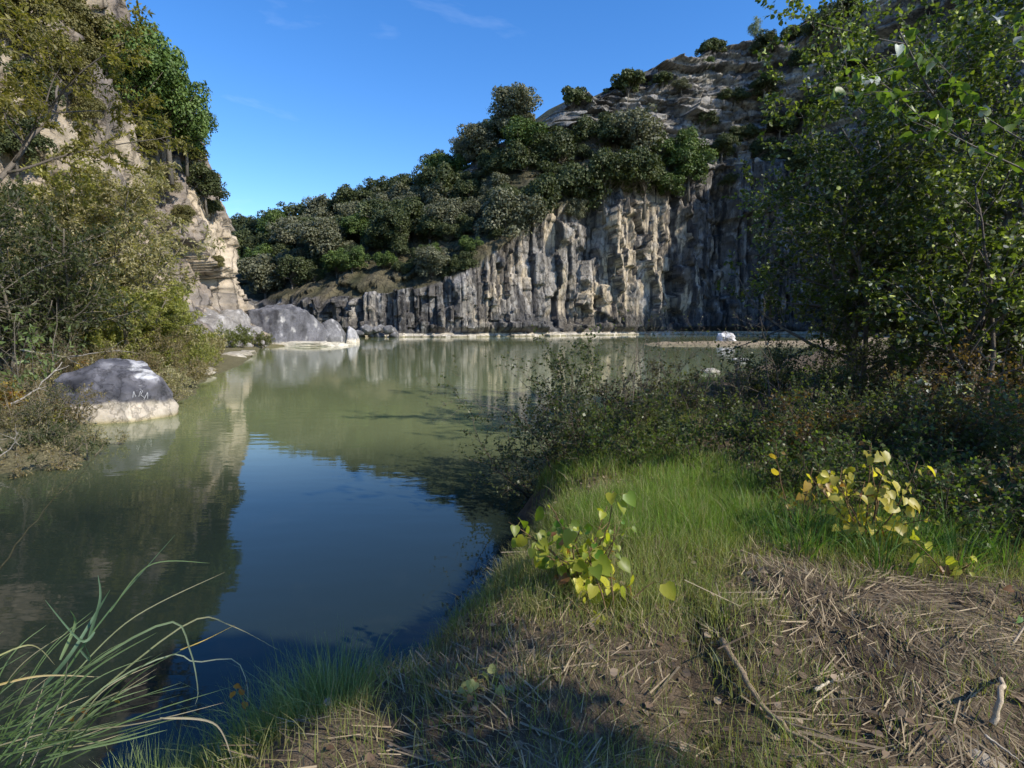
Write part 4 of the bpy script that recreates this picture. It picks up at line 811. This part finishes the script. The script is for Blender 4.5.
lbush(40, 15.5, 12, .8, 1.6, 630, 'brown brush below the dark willow on the left bank', ((.10, .08, .04), (.2, .16, .08)), .06)
lbush(5, 10.6, 14, .6, 1.2, 631, 'dark tangled brush over the water at the left edge', DKS, .05)
lbush(5, 10.4, 10, .35, .6, 632, 'olive ground weeds dipping in the water left of the boulder', ((.13, .12, .05), (.24, .21, .08)), .045)
# fern-like leafy shrub at left edge
will(18, 13.6, 6, 1.6, 2.8, 640, 'bright green lance-leaved shrub by the left edge under the dark willow', ((.10, .15, .05), (.22, .28, .11)), .16, (.1, 0, 0), .8, 10, 'bush', 'bush', WSH, .02, P2_=dict(n=(6, 4, 2)))
# dead branches
def dead(label, seed, pts0, rad, kids=7, loc=None, col=(.30, .27, .23), name='dead_branch'):
    r = np.random.RandomState(seed); pts = np.array(pts0, float); base = pts[0].copy(); n = 14; t_ = np.linspace(0, len(pts) - 1, n)
    c_ = np.stack([np.interp(t_, np.arange(len(pts)), pts[:, k]) for k in range(3)], 1) - base; Ltot = np.linalg.norm(pts[-1] - pts[0]); c_[1:-1] += r.normal(size=(n - 2, 3)) * Ltot * .008
    mbb = MB(); tube(mbb, c_, rad * np.linspace(1, .3, n), col, 7)
    for k in range(kids):
        i = r.randint(3, n - 1); d = nrm(nrm(c_[i] - c_[i - 1]) + r.normal(size=3) * .6); L_ = Ltot * r.uniform(.12, .35); pp = [c_[i]]
        for q_ in range(5): d = nrm(d + r.normal(size=3) * .12); pp.append(pp[-1] + d * L_ / 5)
        tube(mbb, pp, rad * .4 * np.linspace(1, .25, 6), np.array(col) * r.uniform(.8, 1.1), 5)
    o = mbb.build(name, M_bark, None, True, tuple(base)); return tag(o, label, 'branch')
dead('long bleached dead branch lying over the brush at the left edge', 701, [PY(-30, 420, 11.5), PY(30, 395, 12), PY(62, 362, 12.5)], .03)
dead('thin bare branch lying level on the dry brush above the boulder', 702, [PY(20, 350, 15), PY(70, 357, 15.5), PY(120, 350, 16)], .025)
dead('bare pale twigs hanging over the dark water at the left edge', 703, [PY(-40, 440, 8.5), PY(-5, 442, 8.8), PY(22, 476, 9)], .016, 6)
dead('pale crooked twig arching up from the water at the far left', 704, [PY(-20, 470, 8.3), PY(12, 448, 8.5), PY(18, 432, 8.5)], .012, 5)

# ------------------------------------------------------------------ grass of the near bank
def land_pts(n, x0, x1, y0, y1, seed, dmin=.02):
    r = np.random.RandomState(seed); P = np.stack([r.uniform(x0, x1, n), r.uniform(y0, y1, n)], 1); d = lake_sd(P); m_ = d > dmin; P = P[m_]; return P, d[m_], r
def on_ground(P): return np.column_stack([P, ground_z(P) - .01])
worn_c = lambda P: sstep(.8, 1.45, P[:, 0] - .15 * (P[:, 1] - 2)) * sstep(3.9, 2.9, P[:, 1] + .25 * (P[:, 0] - 1.5) + .4 * fbm(np.column_stack([P, P[:, 0] * 0]) * 1.6, 2, 3))
gm = MB()
# sward
for (n, x0, x1, y0, y1, seed, h0, h1, wd) in [(180000, -3.5, 4.5, 1.5, 5.2, 1, .07, .19, .0038), (100000, -1, 7, 5, 9, 2, .08, .2, .006), (26000, 0, 13, 9, 16, 3, .15, .35, .013)]:
    P, d, r = land_pts(n, x0, x1, y0, y1, seed)
    nz_ = fbm(np.column_stack([P, 0 * d]) * 1.3, 3, 33); wc_ = worn_c(P)
    left = sstep(0, -.4, P[:, 0]); slope = sstep(.55, .1, d)
    dens = np.clip(.62 + .55 * nz_, .05, 1) * (1 - .88 * wc_) * lerp(1, .75, left)
    mid = np.exp(-(((P[:, 0] + .0) / .45) ** 2 + ((P[:, 1] - 2.3) / .9) ** 2)); dens *= (1 - .7 * mid) * (1 - .85 * sstep(1.75, 2.3, P[:, 0] - .1 * (P[:, 1] - 4)) * sstep(3.6, 4.2, P[:, 1]))
    k_ = r.rand(len(P)) < dens; P, d, nz_, wc_ = P[k_], d[k_], nz_[k_], wc_[k_]; B = on_ground(P); n_ = len(B)
    lush = np.clip(sstep(3.4, 4.4, P[:, 1]) * sstep(.2, .9, P[:, 0]) + .48, 0, 1) * np.clip(1.1 + .5 * nz_, .3, 1.3)
    hh_ = r.uniform(h0, h1, n_) * (.65 + .6 * lush) * (1 - .35 * wc_); ang = r.uniform(0, 6.28, n_); le = r.uniform(.1, 1.0, n_) ** 1.3
    t_ = np.clip(lush * .7 + r.normal(size=n_) * .25, 0, 1)
    c = cmix((.27, .24, .10), (.16, .26, .04), t_); c = np.where((r.rand(n_) < .14)[:, None], np.array((.38, .32, .19)), c) * r.uniform(.7, 1.25, (n_, 1))
    blades(gm, B, hh_, wd * r.uniform(.6, 1.3, n_), np.stack([np.cos(ang), np.sin(ang)], 1) * le[:, None], c, 3)
    print('grass', n_)
o = gm.build('grass', M_grass); tag(o, 'green grass growing over the near bank', 'grass', kind='stuff')
# straw thatch and dead leaves
sm = MB()
P, d, r = land_pts(110000, -2.2, 5.5, 1.2, 6.5, 11, .1); wc_ = worn_c(P); k_ = r.rand(len(P)) < (.12 + .88 * np.clip(wc_ + np.exp(-((P[:, 0] / .6) ** 2 + ((P[:, 1] - 2.9) / 1.1) ** 2)), 0, 1)); P = P[k_]; B = on_ground(P); n_ = len(B)
flow = fbm(np.column_stack([P, 0 * P[:, 0]]) * 1.1, 2, 44) * 3 + r.normal(size=n_) * .5
B[:, 2] += .012 + r.uniform(0, .03, n_)
L_ = .02 + .14 * r.rand(n_) ** 2.2; c = cmix((.13, .09, .055), (.42, .33, .205), r.rand(n_)) * r.uniform(.7, 1.2, (n_, 1))
al = np.stack([np.cos(flow), np.sin(flow), r.normal(size=n_) * .18], 1); nm = nrm(np.stack([r.normal(size=n_) * .4, r.normal(size=n_) * .4, np.ones(n_)], 1))
SB = (np.array([[-.022, 0, 0], [.022, 0, 0], [.015, 1, 0], [-.015, 1, 0]]), [[0, 1, 2, 3]])
leaves(sm, B, al, nm, L_, c, SB)
P, d, r2 = land_pts(240, -.6, 4.5, 1.7, 5.2, 19, .2); B2 = on_ground(P); B2[:, 2] += .025; a_ = r2.uniform(0, 6.28, len(P))
leaves(sm, B2, np.stack([np.cos(a_), np.sin(a_), r2.normal(size=len(P)) * .12], 1), nrm(np.stack([r2.normal(size=len(P)) * .3, r2.normal(size=len(P)) * .3, np.ones(len(P))], 1)), r2.uniform(.12, .34, len(P)), cmix((.10, .07, .045), (.34, .27, .18), r2.rand(len(P))), SB)
o = sm.build('dry_thatch', M_straw); tag(o, 'dry straw and dead stalks matted over the worn ground', 'thatch', kind='stuff')
dm = MB(); P, d, r = land_pts(4200, -1.5, 5, 1.3, 6.5, 13, .15); k_ = r.rand(len(P)) < (.25 + .75 * np.exp(-((P[:, 0] - .9) / .5) ** 2)); P = P[k_]; B = on_ground(P); B[:, 2] += .03; n_ = len(B); a_ = r.uniform(0, 6.28, n_)
leaves(dm, B, np.stack([np.cos(a_), np.sin(a_), r.normal(size=n_) * .25], 1), nrm(np.stack([r.normal(size=n_) * .5, r.normal(size=n_) * .5, np.ones(n_)], 1)), r.uniform(.02, .045, n_), cmix((.12, .07, .04), (.33, .25, .17), r.rand(n_)), LEAF6)
o = dm.build('fallen_leaves', M_straw); tag(o, 'small dry brown leaves scattered on the bank', 'leaves', kind='stuff')
# coarse dark-green tufts on the right side and fringe at the bottom left
def tufts(name, label, cat, spots, seed, h, w, cols, tip=None, nb=60, spread=.08, lean=.8, kind_group=None):
    r = np.random.RandomState(seed)
    for k, (x, y, sc_, lb) in enumerate(spots):
        z = gz(x, y); n_ = nb; a_ = r.uniform(0, 6.28, n_); rd = spread * sc_ * np.sqrt(r.rand(n_)); B = np.stack([np.cos(a_) * rd, np.sin(a_) * rd, 0 * a_ - .02], 1)
        mbb = MB(); blades(mbb, B, h * sc_ * r.uniform(.5, 1.15, n_), w * r.uniform(.6, 1.2, n_), np.stack([np.cos(a_), np.sin(a_)], 1) * (r.uniform(.1, 1, n_) * lean)[:, None], cmix(cols[0], cols[1], r.rand(n_)), 5, .8, tip)
        o = mbb.build(name, M_grass, None, False, (x, y, z)); tag(o, lb or label, cat, kind_group)
rg = np.random.RandomState(5)
spots = []
for k in range(34):
    x = rg.uniform(1.9, 4.6); y = rg.uniform(3.1, 5.0) + .1 * x
    spots.append((x, y, rg.uniform(.7, 1.3), None))
tufts('grass_tuft', 'coarse dark green grass tuft in the shade under the yellow seedling', 'grass tuft', spots, 81, .34, .011, ((.06, .12, .025), (.13, .22, .05)), None, 70, .16, 1.0, 'coarse grass tufts on the right of the bank')
spots = []
for k in range(26):
    px = rg.uniform(130, 350); x = (px - 512) / F * 2.55; spots.append((x, rg.uniform(2.12, 2.5), rg.uniform(.7, 1.25), None))
tufts('grass_tuft', 'pale green grass tuft at the water edge at the bottom left', 'grass tuft', spots, 82, .29, .005, ((.14, .21, .07), (.26, .31, .15)), None, 90, .16, .8, 'pale grass tufts at the bottom left water edge')
spots = [(rg.uniform(-.42, .2), rg.uniform(2.0, 4.3), rg.uniform(.5, 1.0), None) for k in range(26)]
tufts('grass_tuft', 'thin dry grass tuft on the shaded slope down to the dark blue water', 'grass tuft', spots, 83, .24, .005, ((.12, .13, .05), (.28, .25, .13)), None, 50, .12, .9, 'thin grass tufts on the shaded slope')
spots = [(rg.uniform(.8, 3.6), rg.uniform(2.2, 3.9), rg.uniform(.5, 1.0), None) for k in range(24)]
tufts('grass_tuft', 'pale sunlit grass tuft on the worn straw-covered ground', 'grass tuft', spots, 84, .2, .004, ((.22, .24, .08), (.36, .34, .16)), None, 60, .14, .9, 'pale grass tufts on the worn ground')

# ------------------------------------------------------------------ reeds at the bottom left
def ribbon(mb, pts, w, col, n=16, nrmv=(0, -1, .3)):
    pts = np.array(pts, float); K = len(pts); t_ = np.linspace(0, K - 1, n)
    # Catmull-Rom through the points
    i = np.minimum(t_.astype(int), K - 2); f_ = (t_ - i)[:, None]; p0 = pts[np.maximum(i - 1, 0)]; p1 = pts[i]; p2 = pts[i + 1]; p3 = pts[np.minimum(i + 2, K - 1)]
    c_ = .5 * ((2 * p1) + (-p0 + p2) * f_ + (2 * p0 - 5 * p1 + 4 * p2 - p3) * f_ ** 2 + (-p0 + 3 * p1 - 3 * p2 + p3) * f_ ** 3)
    tn = nrm(np.gradient(c_, axis=0)); sd_ = nrm(np.cross(tn, np.array(nrmv, float))); u_ = np.linspace(0, 1, n)
    ww = (w * np.minimum(1, .5 + u_ * 3) * (1 - u_ ** 2.5 * .93))[:, None] * .5; up_ = np.cross(sd_, tn) * ww * .5
    v = np.stack([c_ - sd_ * ww, c_ - up_, c_ + sd_ * ww], 1).reshape(-1, 3); j = np.arange(n - 1) * 3
    f = np.concatenate([np.stack([j, j + 1, j + 4, j + 3], 1), np.stack([j + 1, j + 2, j + 5, j + 4], 1)])
    col = np.asarray(col, float)
    if col.ndim == 2: col = np.repeat(col[0] * (1 - u_[:, None]) + col[1] * u_[:, None], 3, 0)
    mb.add(v, f, col)
def reed(label, blades_, loc_px, Y0, name='reed'):
    mbb = MB(); base = PY(loc_px[0], loc_px[1], Y0); base[2] = min(base[2], .6)
    for pts, w_, c_ in blades_:
        P_ = [PY(*q_) for q_ in pts]; ribbon(mbb, np.array(P_) - base, w_ * .74, c_, 18)
    o = mbb.build(name, M_grass, None, False, tuple(base)); return tag(o, label, 'reed')
G1 = (.10, .17, .05); G2 = (.22, .30, .14); BG = (.14, .22, .13); ST = (.50, .42, .28); GO = (.42, .30, .08)
reed('tall blue-green reed leaning right over the water with pointed side leaves', [([(-10, 790, 2.0), (60, 680, 2.1), (110, 610, 2.2), (175, 535, 2.3)], .012, (G1, BG)), ([(88, 640, 2.15), (100, 600, 2.15), (98, 575, 2.2)], .018, BG),
    ([(95, 632, 2.15), (80, 640, 2.1), (45, 600, 2.1)], .016, BG), ([(60, 660, 2.1), (75, 625, 2.15), (70, 610, 2.1)], .02, G2), ([(40, 690, 2.1), (70, 655, 2.1), (95, 615, 2.2), (110, 590, 2.2)], .022, BG), ([(80, 650, 2.1), (90, 660, 2.05), (85, 645, 2.0)], .014, BG),
    ([(110, 612, 2.2), (150, 565, 2.2), (210, 563, 2.2)], .008, G2)], (-10, 790), 2.0)
reed('straw-tipped reed blade rising across the dark water', [([(60, 690, 2.2), (130, 620, 2.3), (225, 572, 2.4)], .008, (G2, ST))], (60, 690), 2.2, 'dry_reed')
reed('long reed blade bent over in a golden arc above the blue water', [([(-10, 800, 1.9), (90, 700, 2.1), (190, 622, 2.3), (232, 626, 2.35), (278, 650, 2.4)], .010, (G1, ST))], (-10, 800), 1.9, 'dry_reed')
reed('short golden reed blade crossing under the golden arc', [([(180, 650, 2.2), (205, 640, 2.28), (235, 625, 2.35)], .006, GO)], (180, 650), 2.2, 'dry_reed')
reed('dry white reed blade folded down twice over the blue water', [([(30, 760, 2.0), (100, 690, 2.1), (170, 655, 2.2), (195, 662, 2.2), (235, 660, 2.2), (248, 690, 2.2), (245, 706, 2.2)], .008, (G2, (.55, .52, .44)))], (30, 760), 2.0, 'dry_reed')
reed('pale grey-green reed blade with a sharp fold above the pale grass', [([(0, 745, 1.9), (90, 665, 2.0), (170, 622, 2.1), (190, 650, 2.1), (198, 690, 2.1), (195, 705, 2.1)], .012, (G1, (.35, .38, .28)))], (0, 745), 1.9, 'dry_reed')
reed('brown dry reed blades arching at the bottom left corner', [([(-20, 690, 1.7), (40, 676, 1.8), (100, 677, 1.9)], .010, (GO, ST)), ([(-20, 665, 1.8), (30, 645, 1.9), (55, 665, 1.95)], .008, ((.25, .28, .08), ST)), ([(160, 718, 2.0), (215, 724, 2.0), (235, 770, 1.9)], .012, ST), ([(20, 765, 1.9), (45, 680, 2.0)], .007, ST), ([(30, 770, 1.9), (60, 700, 2.0), (68, 660, 2.05)], .005, (.35, .3, .24))], (-20, 690), 1.7, 'reed_clump')
rg = np.random.RandomState(90); bl = []
for k in range(90):
    x0 = rg.uniform(-90, 70); L_ = rg.uniform(60, 210); a_ = rg.uniform(.25, 1.15); Yb = rg.uniform(1.6, 2.1); dY = rg.uniform(-.1, .35)
    dx, dy = math.cos(a_) * L_, -math.sin(a_) * L_
    bl.append(([(x0, rg.uniform(730, 800), Yb), (x0 + dx * .5, 770 + dy * .62, Yb + dY * .5), (x0 + dx, 765 + dy * .85, Yb + dY)], rg.uniform(.005, .011), (np.array(G1) * rg.uniform(.35, .9), np.array(G2) * rg.uniform(.4, .9) if rg.rand() < .8 else np.array(ST))))
reed('dense clump of green reed leaves filling the bottom left corner', bl, (0, 790), 1.8, 'reed_clump')
dead('long dark thin twig slanting over the water in front of the boulder', 705, [PY(-5, 575, 2.6), PY(40, 515, 2.7), PY(100, 452, 2.8)], .004, 0, col=(.06, .055, .03), name='twig')
lfm = MB(); r = np.random.RandomState(3); pos = np.array([PY(px, py, 2.2) for px, py in [(236, 684), (243, 690), (232, 692), (246, 702), (60, 712), (72, 716), (84, 708), (118, 700)]]); base = pos[0].copy()
tube(lfm, [PY(247, 680, 2.2) - base, PY(243, 700, 2.2) - base, PY(250, 730, 2.2) - base, PY(255, 790, 2.15) - base], .002, (.2, .15, .08), 4)
o = lfm.build('weed_sprig', M_bark, None, False, tuple(base)); tag(o, 'thin sprig with a few rust-red leaves by the folded reed', 'weed')
lf2 = MB(); leaves(lf2, pos - base, r.normal(size=(8, 3)) * [.4, .2, .3] - [0, 0, 1], r.normal(size=(8, 3)) * .4 + [0, -1, .3], .03, cmix((.30, .09, .04), (.42, .25, .07), r.rand(8)), HEART); lf2.build('foliage', M_leafN, o)

# ------------------------------------------------------------------ sticks on the ground
def gpx(px, py, up=.02):
    z = .75
    for _ in range(6): q_ = PZ(px, py, z); z = gz(q_[0], q_[1])
    q_ = PZ(px, py, z + up); return q_
dead('peeled pale stick standing in the straw at the right edge', 711, [gpx(992, 724), gpx(992, 724) + [.05, .03, .12], PY(1003, 668, 2.45), PY(1030, 615, 2.55)], .013, 0, col=(.48, .38, .26), name='stick')
dead('long brown branch lying along the rut in the worn ground', 712, [gpx(722, 640, .02), gpx(752, 690, .03), gpx(785, 728, .02), gpx(850, 770, .03)], .016, 3, col=(.30, .22, .14), name='fallen_branch')
dead('short pale stick lying on the straw right of the branch', 713, [gpx(815, 690, .03), gpx(843, 674, .04)], .008, 0, col=(.5, .42, .3), name='stick')
dead('thin pale twig lying beside the peeled stick', 714, [gpx(985, 735, .03), gpx(1030, 768, .03)], .006, 1, col=(.45, .38, .28), name='twig')
dead('thin straight twig on the straw near the right side', 715, [gpx(925, 690, .03), gpx(960, 712, .03)], .004, 1, col=(.3, .2, .13), name='twig')
dead('thin pale stalk lying across the path at the left of the branch', 716, [gpx(690, 610, .03), gpx(735, 650, .03)], .005, 1, col=(.45, .36, .24), name='twig')
q_ = gpx(985, 765, .0); rock('stump_rock', 95, (q_[0], q_[1], q_[2]), (.07, .06, .045), lambda v: cmix((.3, .25, .18), (.42, .36, .28), .5 + fbm(v * 20, 3, 4)), 'rounded brown stone at the bottom right corner below the stick', 'stone', sub=3).name = 'stone'

scene.render.resolution_x = 1024; scene.render.resolution_y = 768
scene.cycles.use_denoising = True
scene.cycles.max_bounces = 6; scene.cycles.diffuse_bounces = 2; scene.cycles.glossy_bounces = 3; scene.cycles.transmission_bounces = 3
scene.cycles.use_adaptive_sampling = True; scene.cycles.adaptive_threshold = .02
